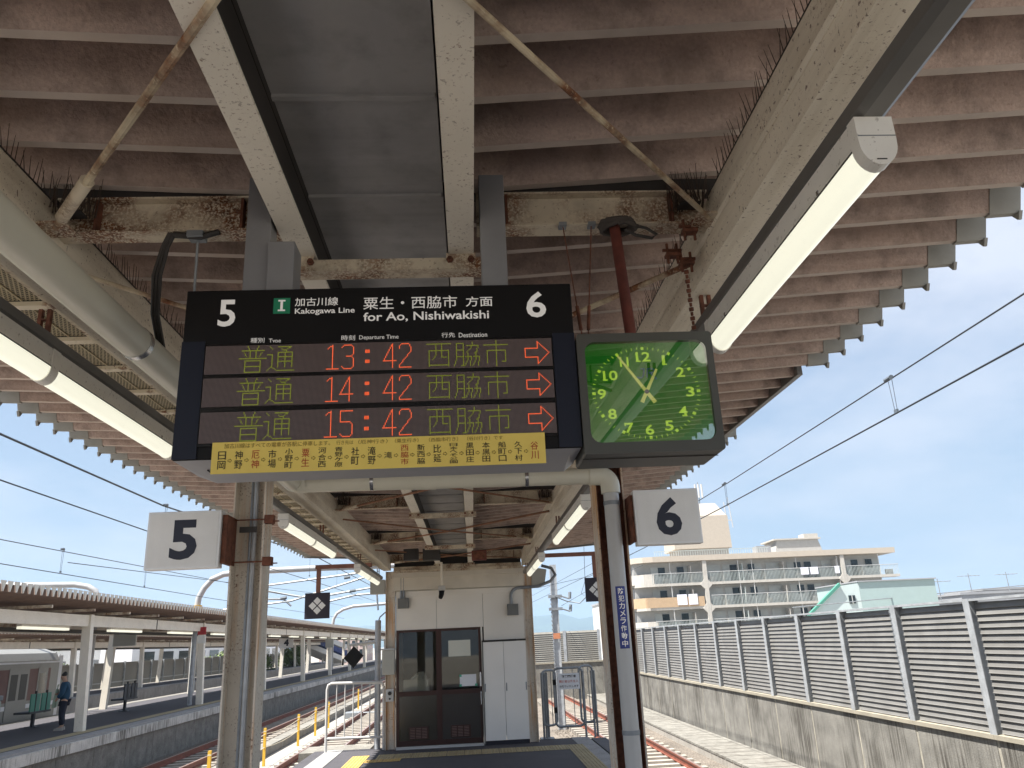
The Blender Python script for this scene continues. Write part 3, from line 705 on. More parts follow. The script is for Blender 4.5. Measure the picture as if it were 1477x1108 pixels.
# yellow route notice taped on
yn = thing('route_notice', 'yellow paper notice listing stations with arrows taped under the screens', 'notice', (-.28, 2.485, 2.34))
bx('paper_sheet', -.815, .254, BY-.0135, BY-.0125, 2.343, 2.446, YELP, yn)
YY = BY-.0137
T('加古川線はすべての電車が各駅に停車します。', -.777, -.442, 2.425, 2.441, YY, BROWNT, yn, bold=.0)
T('行き先は', -.422, -.368, 2.426, 2.440, YY, BROWNT, yn, bold=.0); T('（厄神行き）', -.352, -.258, 2.426, 2.440, YY, BROWNT, yn, bold=.0)
T('（粟生行き）', -.234, -.158, 2.426, 2.440, YY, BROWNT, yn, bold=.0); T('（西脇市行き）', -.124, -.030, 2.426, 2.440, YY, BROWNT, yn, bold=.0); T('（谷川行き）です', .000, .116, 2.426, 2.440, YY, BROWNT, yn, bold=.0)
names = ['日岡', '神野', '*厄神', '市場', '小野町', '*粟生', '河合西', '青野ヶ原', '社町', '滝野', '滝', '*西脇市', '新西脇', '比延', '日本へそ公園', '黒田庄', '本黒田', '船町口', '久下村', '*谷川']
for k, nme in enumerate(names):
    xc = -.782+k*(1.0/19)*1.0; red = nme[0] == '*'; s_ = nme.strip('*'); n = len(s_); h = .062 if n == 2 else (.024 if n == 1 else .068); cw_ = .0125
    ch = h/n
    mb = MB()
    for j, c_ in enumerate(s_):
        zt_ = 2.385+h/2-j*ch; text(c_, xc-cw_, xc+cw_, zt_-ch*.88, zt_, YY, None, None, bold=.004, mb=mb)
    mb.build('station_name', REDT if red else BLKT, yn)
    if k < 19:
        a = MB(); x0 = xc+.0195; z0 = 2.385; w = .0009
        P = [(0, .003), (.006, .003), (.006, .006), (.012, 0), (.006, -.006), (.006, -.003), (0, -.003)]
        for p_, q_ in zip(P, P[1:]+P[:1]):
            a.tube([(x0+p_[0], YY-.0005, z0+p_[1]), (x0+q_[0], YY-.0005, z0+q_[1])], .0007, 4)
        a.build('arrow_mark', BROWNT, yn)

# ------------------------------------------------------------ clock
ck = thing('station_clock', 'square grey clock with green face showing five to one, right of the board', 'clock', (.62, 2.6, 2.37))
mb = MB(); n = 6
def rrect(x0, x1, z0, z1, r, n=6):
    P = []
    for cx_, cz_, a0 in ((x1-r, z1-r, 0), (x0+r, z1-r, 90), (x0+r, z0+r, 180), (x1-r, z0+r, 270)):
        for k in range(n+1): a = R(a0+90*k/n); P.append((cx_+r*math.cos(a), cz_+r*math.sin(a)))
    return P
outr = rrect(.382, .852, 2.368, 2.790, .012); inr = rrect(.408, .828, 2.405, 2.759, .035)
i = len(mb.v); m_ = len(outr)
mb.v += [(p[0], 2.487, p[1]) for p in outr]+[(p[0], 2.487, p[1]) for p in inr]+[(p[0], 2.508, p[1]) for p in inr]+[(p[0], 2.72, p[1]) for p in outr]
for j in range(m_):
    k = (j+1) % m_
    for a, b in ((0, m_), (m_, 2*m_)): mb.f.append((i+a+j, i+a+k, i+b+k, i+b+j)); mb.m.append(0)
    mb.f.append((i+j, i+3*m_+j, i+3*m_+k, i+k)); mb.m.append(0)
mb.f.append(tuple(i+3*m_+j for j in range(m_))); mb.m.append(0)
mb.build('housing', CLKH, ck)
bx('seam', .386, .848, 2.56, 2.563, 2.3655, 2.3678, DARKS, ck)
mb = MB(); mb.extr([(p[0], p[1]) for p in rrect(.405, .831, 2.402, 2.762, .035)], 'y', 2.507, 2.515)
face = mb.build('dial', CLKF, ck)
cx_, cz_ = .6105, 2.580
nums = {12: (.611, 2.708, .034), 1: (.681, 2.694, .016), 2: (.735, 2.649, .02), 3: (.761, 2.578, .02), 4: (.729, 2.510, .02), 5: (.676, 2.461, .02), 6: (.609, 2.449, .02), 7: (.541, 2.457, .02), 8: (.488, 2.507, .02), 9: (.458, 2.578, .02), 10: (.492, 2.643, .034), 11: (.544, 2.691, .030)}
for k, (x, z, w) in nums.items():
    mb = MB(); hw = .0145 if k < 10 else (.025 if k != 11 else .015); hh = .0175
    if k == 1: hw = .0052
    text(str(k), x-hw, x+hw, z-hh, z+hh, 2.5065, None, None, bold=.018, mb=mb, depth=.001)
    # slab serifs
    def serif(xs_): mb.box(xs_-.0085, xs_+.0085, 2.5052, 2.5062, z-hh-.0005, z-hh+.004)
    if k == 1: serif(x+.0025)
    if k in (10, 12): serif(x-hw+.007)
    if k == 7: mb.box(x-hw-.001, x-hw+.003, 2.5052, 2.5062, z+hh-.011, z+hh)
    if k == 4: serif(x+.004)
    mb.build('numeral', CLKN, ck)
mb = MB()
for k in range(60):
    a = 2*math.pi*k/60; s_, c_ = math.sin(a), math.cos(a); u = Vector((s_, 0, c_)); v_ = Vector((c_, 0, -s_)); P0 = Vector((cx_, 2.5055, cz_))
    u = Vector((s_*1.135, 0, c_))
    if k % 5: l0, l1, w = .154, .163, .0011
    else: l0, l1, w = .153, .163, .0048
    mb.hexa([P0+u*l0-v_*w, P0+u*l0+v_*w, P0+u*l1+v_*w, P0+u*l1-v_*w]+[p+Vector((0, -.001, 0)) for p in (P0+u*l0-v_*w, P0+u*l0+v_*w, P0+u*l1+v_*w, P0+u*l1-v_*w)])
mb.build('minute_ticks', CLKN, ck)
def hand(ang, L, tail, w0, w1, y):
    a = R(ang); u = Vector((math.sin(a), 0, math.cos(a))); v_ = Vector((math.cos(a), 0, -math.sin(a))); P0 = Vector((cx_, y, cz_))
    A = [P0-u*tail-v_*w0, P0-u*tail+v_*w0, P0+u*L+v_*w1, P0+u*L-v_*w1]
    MB().hexa(A+[p+Vector((0, -.0015, 0)) for p in A]).build('clock_hand', CLKHAND, ck)
hand(27.5, .092, .040, .0065, .004, 2.504); hand(-34.0, .158, .046, .0068, .003, 2.501)
MB().tube([(cx_, 2.505, cz_), (cx_, 2.496, cz_)], .008, 12).build('pivot', STEEL, ck)
# letters of the railway emblem, drawn as strokes
mb = MB()
for P in ([(.598, .664), (.612, .664)], [(.610, .666), (.606, .640), (.600, .632), (.588, .632), (.583, .636)], [(.617, .633), (.622, .664), (.640, .664), (.645, .657), (.640, .650), (.626, .649)], [(.630, .649), (.650, .626)]):
    mb.tube([(x+.0, 2.5052, 2.0+z) for x, z in P], .0030, 6)
mb.build('emblem', JRB, ck)
gl = MB(); gl.extr([(p[0], p[1]) for p in rrect(.409, .827, 2.406, 2.758, .034)], 'y', 2.4935, 2.4945); gl.v = [(v[0], v[1]+(2.58-v[2])*.034-(v[0]-.61)*.012, v[2]) for v in gl.v]; gl.build('glass_pane', CLKG, ck)
# red support pipe and wires
t = thing('support_pipe', 'dark red pipe holding the clock under the cross beam', 'pipe', (.615, 2.75, 2.79))
MB().tube([(.605, 2.73, 3.35), (.62, 2.68, 2.79)], .022, 12).build('pipe', REDP, t, smooth=True)
bx('flange', .57, .66, 2.66, 2.74, 2.789, 2.799, RUSTM, t)
t = thing('stay_wires', 'two thin rusty stay wires with turnbuckles between beam and clock', 'wires', (.42, 2.75, 2.8))
for a, b in (((.397, 2.72, 3.352), (.425, 2.60, 2.79)), ((.512, 2.72, 3.352), (.440, 2.60, 2.79))):
    mb = MB().tube([a, b], .0025, 5); a, b = Vector(a), Vector(b)
    mb.tube([b+(a-b)*.12, b+(a-b)*.30], .007, 6); w_ = mb.build('wire', RUSTM, t); bx('wire_clip', a.x-.015, a.x+.015, 2.70, 2.74, 3.335, 3.349, GALVD, w_)
# left: black hanging cables and rod
t = thing('hanging_cables', 'thick black cables drooping from the left cross beam', 'cables', (-1.2, 2.8, 3.1))
for k in range(3):
    o_ = .010*k
    MB().tube([(-1.12+o_, 2.74, 3.35), (-1.15+o_, 2.76, 3.30), (-1.19+o_*1.3, 2.80, 3.20), (-1.22+o_, 2.9, 3.08), (-1.26+o_, 3.1, 3.0)], .0075, 7).build('cable', DARKS, t, smooth=True)
MB().tube([(-1.10, 2.74, 3.34), (-1.0, 2.74, 3.33), (-.93, 2.73, 3.345)], .012, 7).build('cable', DARKS, t, smooth=True)
t = thing('hanger_rod', 'thin grey rod with silver hook hanging from the left cross beam', 'rod', (-1.03, 2.74, 3.0))
MB().tube([(-1.02, 2.76, 3.35), (-1.05, 2.86, 3.05)], .005, 6).build('rod', GALVD, t); MB().tube([(-1.05, 2.86, 3.05), (-1.055, 2.87, 3.02)], .018, 8).build('hook', STEEL, t, smooth=True)
MB().box(-1.05, -.99, 2.72, 2.78, 3.325, 3.349).build('clamp', GALVD, t)

# ------------------------------------------------------------ number signs 5 and 6
def numsign(d, x0, x1, z0, z1, bx0, bx1, lab):
    t = thing('platform_number_sign', lab, 'platform sign', ((x0+x1)/2, 5.7, z0), 'platform number signs on the columns')
    MB().box(x0, x1, 5.60, 5.69, z0, z1).build('box', SIGNF, t, bevel=.004)
    bx('face', x0+.018, x1-.018, 5.5965, 5.5995, z0+.018, z1-.018, SIGNW, t)
    xc = (x0+x1)/2+.005; T(d, xc-.092, xc+.092, (z0+z1)/2-.137, (z0+z1)/2+.137, 5.596, NAVYT, t, bold=.034)
    MB().box(bx0, bx1, 5.63, 5.86, z0+.03, z1-.03).build('bracket', RUSTM, t)
numsign('5', -2.236, -1.735, 2.37, 2.766, -1.733, -1.70, 'white box sign with navy number 5 on the left column')
numsign('6', 1.19, 1.665, 2.405, 2.80, 1.168, 1.188, 'white box sign with navy number 6 on the right column')
t = thing('column_straps', 'rusty strap clamps bolted round the left column', 'clamps', (-1.6, 5.9, 2.5))
for z in (2.72, 2.42):
    q = MB(); q.tube([(-1.73, 5.80, z), (-1.48, 5.80, z), (-1.48, 6.04, z), (-1.73, 6.04, z), (-1.73, 5.80, z)], .006, 5); q.box(-1.485, -1.42, 5.78, 5.84, z-.03, z+.03); q.box(-1.42, -1.38, 5.79, 5.80, z-.02, z-.012); q.build('strap', RUSTM, t)
bx('clasp', -1.66, -1.54, 5.79, 5.806, 2.63, 2.67, DARKS, t)
t = thing('column_cable', 'dark cable running up the recess of the left column', 'cable', (-1.6, 5.88, 0))
MB().tube([(-1.60, 5.86, 0), (-1.60, 5.86, 3.2)], .010, 6).build('cable', GALVD, t); MB().tube([(-1.57, 5.86, 0), (-1.57, 5.86, 3.2)], .018, 8).build('conduit', GALV, t, smooth=True)

# ------------------------------------------------------------ diamond stop markers
def stopsign(x0, x1, z0, z1, y, barx0, barx1, zb, lab):
    t = thing('stop_marker_sign', lab, 'track sign', ((x0+x1)/2, y, z0), 'black stop marker signs with four white diamonds')
    MB().box(x0, x1, y, y+.03, z0, z1).build('plate', mat('marker_black', (.018, .014, .028), .5, var=.05), t)
    cx2, cz2 = (x0+x1)/2, (z0+z1)/2; q = (x1-x0)*.185
    for dx_, dz_ in ((0, q), (q, 0), (0, -q), (-q, 0)):
        r_ = q*.84; c = (cx2+dx_, cz2+dz_)
        MB().hexa([(c[0], y-.004, c[1]-r_), (c[0]+r_, y-.004, c[1]), (c[0], y-.004, c[1]+r_), (c[0]-r_, y-.004, c[1]), (c[0], y-.001, c[1]-r_), (c[0]+r_, y-.001, c[1]), (c[0], y-.001, c[1]+r_), (c[0]-r_, y-.001, c[1])]).build('white_diamond', SIGNW, t)
    bx('drop_bar', (x0+x1)/2-.035, (x0+x1)/2+.035, y+.031, y+.09, z0+.1, zb, mat('marker_rust', (.24, .11, .08), .7, var=.2), t)
    bx('cross_bar', barx0, barx1, y+.03, y+.09, zb+.002, zb+.07, mat('marker_rust', (.24, .11, .08), .7), t)
stopsign(-2.84, -2.42, 2.305, 2.73, 14, -2.69, -1.72, 3.13, 'black stop marker with four white diamonds hung left of the office')
stopsign(1.98, 2.38, 2.385, 2.79, 14, 1.15, 2.24, 3.17, 'black stop marker with four white diamonds partly behind the white downpipe')

# ------------------------------------------------------------ station office
of = thing('platform_office', 'cream panelled platform office with bronze sliding door under the canopy end', 'office', (-.2, 17, 0))
bx('wall', -1.47, -1.45, 15.86, 20, 0, 2.79, WALLP, of); bx('wall', 1.0, 1.02, 15.86, 20, 0, 2.79, WALLP, of)
bx('wall', -1.45, 1.0, 19.98, 20, 0, 2.79, WALLP, of); bx('roof', -1.6, 1.15, 15.9, 20.1, 2.80, 2.86, FASC, of)
bx('wall_panel', -1.448, -.690, 15.80, 15.84, 2.087, 2.76, WALLP, of); bx('wall_panel', -.684, .208, 15.80, 15.84, 2.087, 2.76, WALLP, of); bx('wall_panel', .214, 1.0, 15.80, 15.84, 1.835, 2.76, WALLP, of)
bx('wall_panel', -1.448, 1.0, 15.78, 15.80, 2.70, 2.80, WALLP, of)
bx('jamb', .153, .185, 15.80, 15.84, .02, 2.087, WALLP, of); bx('threshold', -1.46, .16, 15.74, 15.86, 0, .045, PIPEW, of)
bx('fascia', -1.50, 1.02, 15.72, 15.80, 2.82, 3.06, FASC, of); bx('fascia', -1.50, 1.02, 15.68, 15.72, 3.06, 3.15, FASC, of)
bx('fascia_soffit', -1.5, 1.02, 15.66, 15.83, 3.151, 3.2, CREAMR, of)
# door
dr = bx('door', -1.452, .15, 15.80, 15.81, .046, .06, DOORB, of)
for (x0, x1, z0, z1) in ((-1.452, -1.405, .05, 2.085), (-1.405, -.70, 2.04, 2.085), (-.70, -.60, .05, 2.085), (-.60, .105, 2.04, 2.085), (.105, .150, .05, 2.085), (-1.405, -.70, .06, .14), (-.60, .105, .06, .14), (-1.405, -.70, .905, .985), (-.60, .105, .905, .985)):
    bx('door_frame', x0, x1, 15.79, 15.83, z0, z1, DOORB, of)
bx('lower_panel', -1.405, -.70, 15.805, 15.82, .14, .905, mat('door_grey_glass', (.05, .045, .035), .15, var=.1), of); bx('lower_panel', -.60, .105, 15.80, 15.815, .14, .905, DOORP, of)
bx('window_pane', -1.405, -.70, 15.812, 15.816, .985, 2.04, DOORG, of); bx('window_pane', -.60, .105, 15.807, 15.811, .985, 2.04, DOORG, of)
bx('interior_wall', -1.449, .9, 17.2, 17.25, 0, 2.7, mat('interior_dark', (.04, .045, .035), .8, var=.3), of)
for x0, x1 in ((-1.22, -.86), (-.45, -.08)):
    v = bx('door_vent', x0, x1, 15.79, 15.80, .16, .37, DOORB, of)
    for k in range(7):
        for j in range(3): bx('vent_slot', x0+.02+j*(x1-x0-.03)/3, x0+.02+j*(x1-x0-.03)/3+.09, 15.787, 15.7895, .18+k*.026, .188+k*.026, mat('slot_edge', (.2, .13, .11), .5, var=0), v)
h = bx('door_handle', .112, .140, 15.755, 15.785, 1.02, 1.27, STEEL, of); bx('door_lock', .118, .136, 15.77, 15.789, .70, .93, STEEL, of)
t = bx('white_box', -1.34, -.86, 15.95, 16.3, .0, 1.18, PAPERB); tag(t, 'white carton standing behind the left door window', 'carton')
mb = MB()
for k in range(26): 
    a = random.random()*6.28; r_ = random.random()*.15; mb.tube([(-1.05+r_*math.cos(a), 16.05+r_*math.sin(a)*.5, 1.18), (-1.05+r_*.6*math.cos(a+1), 16.05+r_*.5*math.sin(a+1), 1.22+random.random()*.09)], .035, 5)
tag(mb.build('plastic_bag', PAPERB, smooth=True), 'crumpled white plastic bag on the carton inside the office', 'bag')
t = bx('notice_paper', -.468, -.05, 15.784, 15.7865, 1.57, 1.86, PAPER); tag(t, 'large blank pale paper taped to the right door window', 'paper')
t = thing('notice_paper', 'smaller white paper with green tape corners beside the door handle', 'paper', (-.1, 15.78, 1.03))
bx('sheet', -.266, .045, 15.780, 15.783, 1.032, 1.24, PAPERB, t); 
for x, z in ((-.27, 1.03), (-.27, 1.2), (.02, 1.03)): bx('tape', x, x+.04, 15.7775, 15.7797, z, z+.04, TAPE, t)
# lockers
lk = thing('locker', 'tall cream two door locker beside the office door', 'locker', (.6, 15.75, .06))
bx('base', .19, 1.0, 15.74, 15.79, .0, .07, mat('base_navy', (.02, .02, .03), .7), lk); bx('locker_door', .192, .573, 15.72, 15.79, .075, 1.80, LOCK, lk); bx('locker_door', .579, 1.0, 15.72, 15.79, .075, 1.80, LOCK, lk)
bx('top_trim', .17, 1.01, 15.71, 15.795, 1.803, 1.832, DARKS, lk); bx('side_trim', .170, .189, 15.71, 15.79, .02, 1.80, JBOX, lk)
for x in (.60, .20, .97): bx('latch', x, x+.02, 15.712, 15.719, .92, 1.06, GALVD, lk)
for nm, lab, x0, x1, z0, z1, y in (('junction_box', 'grey junction box at the top left of the office wall', -1.42, -1.21, 2.485, 2.675, 15.70), ('junction_box', 'grey junction box at the top right of the office wall', .68, .895, 2.27, 2.48, 15.70)):
    t = thing(nm, lab, 'junction box', (x0, y, z0), 'junction boxes on the office wall'); MB().box(x0, x1, y, y+.08, z0, z1).build('box', JBOX, t, bevel=.006); bx('lid', x0+.012, x1-.012, y-.006, y-.001, z0+.012, z1-.012, JBOX, t)
    if x0 < 0:
        for dx_ in (.06, .11): MB().tube([(x0+dx_, y+.04, z1), (x0+dx_, y+.04, 3.1)], .022, 8).build('conduit', GALVD, t, smooth=True)
    else: MB().tube([(x0+.08, y+.04, z1), (x0+.08, y+.04, z1+.14)]+arc((x0+.24, y+.04, z1+.14), .16, math.pi, math.pi/2, (1, 0, 0), (0, 0, 1))[1:]+[(1.3, y+.04, z1+.31), (1.55, y+.04, z1+.40), (1.66, y+.1, z1+.52), (1.6, y+.2, z1+.66), (1.4, y+.2, z1+.72)], .030, 8).build('conduit', GALVD, t, smooth=True)
t = thing('security_camera', 'small dome security camera on a pole above the office door', 'camera', (-.58, 15.4, 2.6))
MB().tube([(-.56, 15.45, 3.3), (-.56, 15.45, 2.86)], .022, 8).build('pole', CREAM, t); MB().box(-.63, -.50, 15.38, 15.52, 2.77, 2.86).build('mount', PIPEW, t, bevel=.01)
MB().tube([(-.565, 15.45, 2.77), (-.57, 15.43, 2.70), (-.585, 15.41, 2.65), (-.59, 15.40, 2.63)], .055, 12, r1=.035).build('dome', BLACKH, t, smooth=True)
t = thing('equipment_box', 'pale grey equipment box strapped to the office left post', 'box', (-1.6, 15.7, 1.28)); MB().box(-1.71, -1.475, 15.66, 15.81, 1.30, 1.74).build('box', BOXG, t, bevel=.008); bx('lid', -1.73, -1.465, 15.65, 15.83, 1.742, 1.77, PIPEW, t)
t = thing('switch_box', 'white push button box under the grey box on the left post', 'switch', (-1.57, 15.7, .83)); MB().box(-1.64, -1.5, 15.74, 15.81, .83, 1.05).build('box', PIPEW, t, bevel=.006); MB().tube([(-1.57, 15.738, .975), (-1.57, 15.72, .975)], .035, 12).build('button', DARKS, t); MB().tube([(-1.57, 15.738, .88), (-1.57, 15.73, .88)], .018, 10).build('keyhole', DARKS, t)
t = thing('speaker_box', 'pale box speaker fixed on the left post top under the canopy', 'speaker', (-1.8, 15.9, 2.75)); MB().box(-1.97, -1.68, 15.85, 16.0, 2.78, 3.05).build('box', BOXG, t, bevel=.01)
t = thing('horn_speaker', 'pale hooded horn unit on the right post beside the office', 'speaker', (1.35, 16, 2.8)); MB().hexa([(1.18, 15.85, 2.80), (1.45, 15.85, 2.86), (1.45, 16.2, 2.86), (1.18, 16.2, 2.80), (1.18, 15.85, 3.18), (1.50, 15.85, 3.12), (1.50, 16.2, 3.12), (1.18, 16.2, 3.18)]).build('hood', BOXG, t, bevel=.02)
# far-end hanging boxes under canopy
t = thing('train_indicator', 'small rusty framed indicator hanging at the canopy end', 'indicator', (0, 13, 3.2)); MB().box(.02, .26, 12.9, 12.98, 3.06, 3.22).build('box', REDP, t, bevel=.01); bx('face', .04, .24, 12.894, 12.898, 3.08, 3.20, RUSTM, t)
t = thing('dark_fan_box', 'black boxes hanging in the dark at the canopy end', 'box', (-.8, 13.2, 3.1)); bx('box', -.78, -.5, 13.1, 13.3, 3.12, 3.30, DARKS, t); bx('box', -1.1, -.86, 13.2, 13.4, 3.14, 3.32, DARKS, t)

# ------------------------------------------------------------ gates, poles
def rframe(mb, x0, x1, z0, z1, y, r=.022, rad=.09, y1=None):
    P = []
    for cx3, cz3, a0 in ((x1-rad, z1-rad, 0), (x0+rad, z1-rad, 90), (x0+rad, z0+rad, 180), (x1-rad, z0+rad, 270)):
        for k in range(5): a = R(a0+90*k/4); P.append((cx3+rad*math.cos(a), cz3+rad*math.sin(a)))
    P.append(P[0]); y1 = y if y1 is None else y1
    mb.tube([(p[0], y+(y1-y)*(p[0]-x0)/(x1-x0), p[1]) for p in P], r, 8, caps=False)
gt = thing('barred_gate', 'galvanised barred gate at the left end of the platform', 'gate', (-2.24, 15.95, 0))
mb = MB(); P = [(-2.76, 15.95, .0), (-2.76, 15.95, 1.08), (-2.74, 15.95, 1.16), (-2.68, 15.95, 1.19), (-1.80, 15.95, 1.17), (-1.73, 15.95, 1.15), (-1.70, 15.95, 1.08), (-1.70, 15.95, 0)]
mb.tube(P, .026, 8); mb.tube([(-2.76, 15.95, .24), (-1.70, 15.95, .22)], .022, 8); mb.build('frame', PIPEW, gt, smooth=True)
for k in range(6): MB().tube([(-2.58+k*.155, 15.95, .24), (-2.58+k*.155, 15.95, 1.17)], .012, 6).build('bar', PIPEW, gt)
po = thing('signal_pole', 'pale steel pole with a bent top beside the barred gate', 'pole', (-1.835, 16.1, 0))
MB().tube([(-1.835, 16.1, -.02), (-1.835, 16.1, 2.30)], .058, 14).build('shaft', GALV, po, smooth=True); MB().tube([(-1.84, 16.1, 2.25), (-1.80, 16.1, 2.36), (-1.70, 16.1, 2.44), (-1.6, 16.1, 2.47)], .014, 6).build('hook', GALV, po, smooth=True)
MB().tube([(-1.84, 16.1, 1.90), (-2.40, 16.1, 1.86)], .028, 8).build('arm', PIPEW, po, smooth=True)
t = thing('black_diamond_board', 'blank black diamond board hanging from the pole arm', 'track sign', (-2.34, 16.05, 1.4))
mb = MB(); c = (-2.29, 1.64); r_ = .20
mb.hexa([(c[0], 16.03, c[1]-r_), (c[0]+r_*.95, 16.03, c[1]+.02), (c[0], 16.03, c[1]+r_), (c[0]-r_*.95, 16.03, c[1]-.01), (c[0], 16.06, c[1]-r_), (c[0]+r_*.95, 16.06, c[1]+.02), (c[0], 16.06, c[1]+r_), (c[0]-r_*.95, 16.06, c[1]-.01)]); mb.build('plate', BLACKH, t)
for x in (-2.36, -2.30, -2.22): MB().tube([(x, 16.08, 1.86), (x, 16.06, 1.72)], .007, 5).build('hanger', GALV, t)
MB().tube([(-2.49, 16.05, 1.62), (-2.50, 16.05, 1.50)], .02, 6).build('weight', BLACKH, t)
gr = thing('folding_gate', 'grey tubular folding gate at the right end of the platform', 'gate', (1.87, 16.3, 0))
for x0, x1, z0, z1, y, y1 in ((1.32, 1.60, .22, 1.22, 16.25, 16.45), (1.55, 2.11, .20, 1.25, 16.22, 16.25), (2.05, 2.34, .25, 1.27, 16.25, 16.42)):
    mb = MB(); rframe(mb, x0, x1, z0, z1, y, y1=y1); fr_ = mb.build('frame', GALVD, gr, smooth=True)
    n_ = 2
    for k in range(1, n_+1):
        xx = x0+(x1-x0)*k/(n_+1); yy = y+(y1-y)*k/(n_+1); MB().tube([(xx, yy, z0), (xx, yy, z1)], .008, 6).build('bar', GALVD, fr_)
for x, y in ((1.31, 16.2), (1.37, 16.34), (1.42, 16.42), (2.12, 16.24), (2.30, 16.3), (2.36, 16.36)):
    MB().tube([(x, y, -.02), (x, y, 1.18)], .022, 8).build('post', GALVD, gr, smooth=True)
bx('foot_plate', 1.24, 1.50, 16.14, 16.44, -.02, .01, GALVD, gr)
for z in (.95, .45): bx('hinge', 1.555-.03, 1.585, 16.19, 16.25, z, z+.10, BLACKH, gr)
t = thing('gate_notice', 'white notice board with black and red writing hung on the folding gate', 'notice', (1.82, 16.17, .87))
bx('board', 1.625, 2.045, 16.165, 16.172, .865, 1.155, PAPERB, t)
T('旅客関係者', 1.70, 1.98, 1.075, 1.125, 16.164, BLKT, t, bold=.03); T('関係者以外立入', 1.65, 2.02, .985, 1.035, 16.164, REDT, t, bold=.01); T('お断りいたします', 1.65, 2.02, .900, .940, 16.164, BLKT, t, bold=.02)

# ------------------------------------------------------------ right side wall with louvre barrier
cw = thing('concrete_wall', 'stained grey concrete retaining wall below the louvres on the right', 'wall', (7.1, 20, -1.25))
pm = MB().box(-.1, .1, -.99, .99, 0, 1.50).mesh('concrete_panel', CONCS)
jm = MB().box(-.092, .1, -.032, .032, 0, 1.50).mesh('panel_joint', mat('joint_pale', (.33, .31, .26), .9, var=.2, grit=.2))
cm = MB().box(-.16, .2, -1.022, 1.022, 0, .06).mesh('coping', CAPB)
YP = [11.18+2.05*k for k in range(-6, 16)]
for y in YP:
    piece('concrete_panel', pm, cw, (7.1, y+1.025, -1.25)); piece('panel_joint', jm, cw, (7.1, y, -1.25)); piece('coping', cm, cw, (7.12, y+1.025, .251))
nb = thing('louvre_barrier', 'grey louvred noise barrier with steel posts along the right wall', 'barrier', (7.1, 20, .31))
prof = [(-.018, 0), (-.023, .003), (-.023, .008), (-.016, .012), (.002, .085), (.010, .085), (.008, .076), (-.008, .010)]
ZN = .31; NS = 20; PS = 1.70/NS
sm = MB().extr(prof, 'y', -.965, .965).mesh('louvre_slat', SLAT)
pmm = MB(); pmm.hbeam('z', .305, 2.08, 0, 0, .15, .14, .010, web='h'); pmesh = pmm.mesh('post', GALV)
lad = MB(); lad.hbeam('z', .305, 2.06, 0, 0, .07, .10, .008, web='h')
for k in range(20): lad.box(-.055, -.02, -.03, .03, .35+k*.085, .38+k*.085)
ladm = lad.mesh('stepped_bracket', GALVD)
cnt = 0; far = MB()
for i, y in enumerate(YP[1:]):
    piece('post', pmesh, nb, (7.04, y, 0))
    if i % 2 == 0: piece('stepped_bracket', ladm, nb, (7.04, y+.125, 0))
    for k in range(NS):
        if i < 1 : continue
        yc = y+1.025
        if cnt < 296: piece('louvre_slat', sm, nb, (7.07, yc, ZN+.01+k*PS)); cnt += 1
        else:
            far.extr([(7.07+a, ZN+.01+k*PS+b) for a, b in prof], 'y', yc-.965, yc+.965)
stuff(far.build('louvre_slat', SLAT, nb))
bx('backing_sheet', 7.11, 7.12, YP[2], YP[-1]+2, .312, 2.02, mat('louvre_back', (.09, .09, .09), .8, var=0), nb)
bx('top_rail', 7.0, 7.13, YP[1], YP[-1]+2.05, 2.045, 2.078, GALV, nb)
# cross barrier at the end
YE = YP[-1]+2.05
eb2 = thing('end_barrier', 'louvred barrier crossing behind the track end by the hills', 'barrier', (3, YE, .31))
mb = MB(); mb.box(-1.5, 7.0, YE-.1, YE+.1, -1.25, .55); mb.build('wall', CONCL, eb2); bx('coping', -1.5, 7.0, YE-.15, YE+.15, .553, .62, CAPB, eb2)
for x in (6.75, 4.9, 3.05, 1.2, -.65): bx('post', x-.08, x+.08, YE-.10, YE+.08, .62, 2.2, GALV, eb2)
for a, b in ((4.98, 6.67), (3.13, 4.82), (1.28, 2.97), (-.57, 1.12)):
    for k in range(15): MB().extr([(YE-.05+u*1.6, .63+k*.102+v*1.25) for u, v in prof], 'x', a, b).build('louvre_slat', CAPB if False else mat('louvre_warm', (.25, .24, .215), .6, var=.08), eb2)
bx('backing_sheet', -.6, 6.7, YE+.02, YE+.03, .62, 2.16, MATS['louvre_back'], eb2)
# steel mast
t = thing('catenary_mast', 'grey lattice mast with insulator arms rising behind the folding gate', 'mast', (3.06, 30, -1.25))
mb = MB(); mb.hbeam('z', -1.25, 4.45, 3.06, 30, .25, .16, .03, web='h'); mb.build('shaft', GALV, t)
mb = MB()
for k in range(16): mb.box(2.905, 2.935, 29.9, 30.0, .9+k*.15, .96+k*.15)
stuff(mb.build('bolt_row', GALVD, t))
for z in (3.25, 2.8): 
    a = MB(); a.box(2.84, 3.34, 29.88, 30.1, z, z+.10); a.tube([(3.3, 29.9, z+.05), (3.62, 29.9, z-.06)], .03, 6); a.tube([(3.62, 29.9, z-.06), (3.64, 29.9, z+.18)], .06, 8); a.build('bracket', GALVD, t)
t2 = MB().box(2.93, 3.19, 29.90, 29.915, 1.8, 2.0); t2.build('warning_band', mat('orange_band', (.5, .2, .1), .7), t)
MB().tube([(3.05, 29.9, 3.3), (3.5, 29.8, 3.1), (3.95, 29.6, 3.0), (4.3, 29.5, 3.3), (4.5, 29.4, 3.5)], .02, 5).build('stay', WIREM, t, smooth=True)

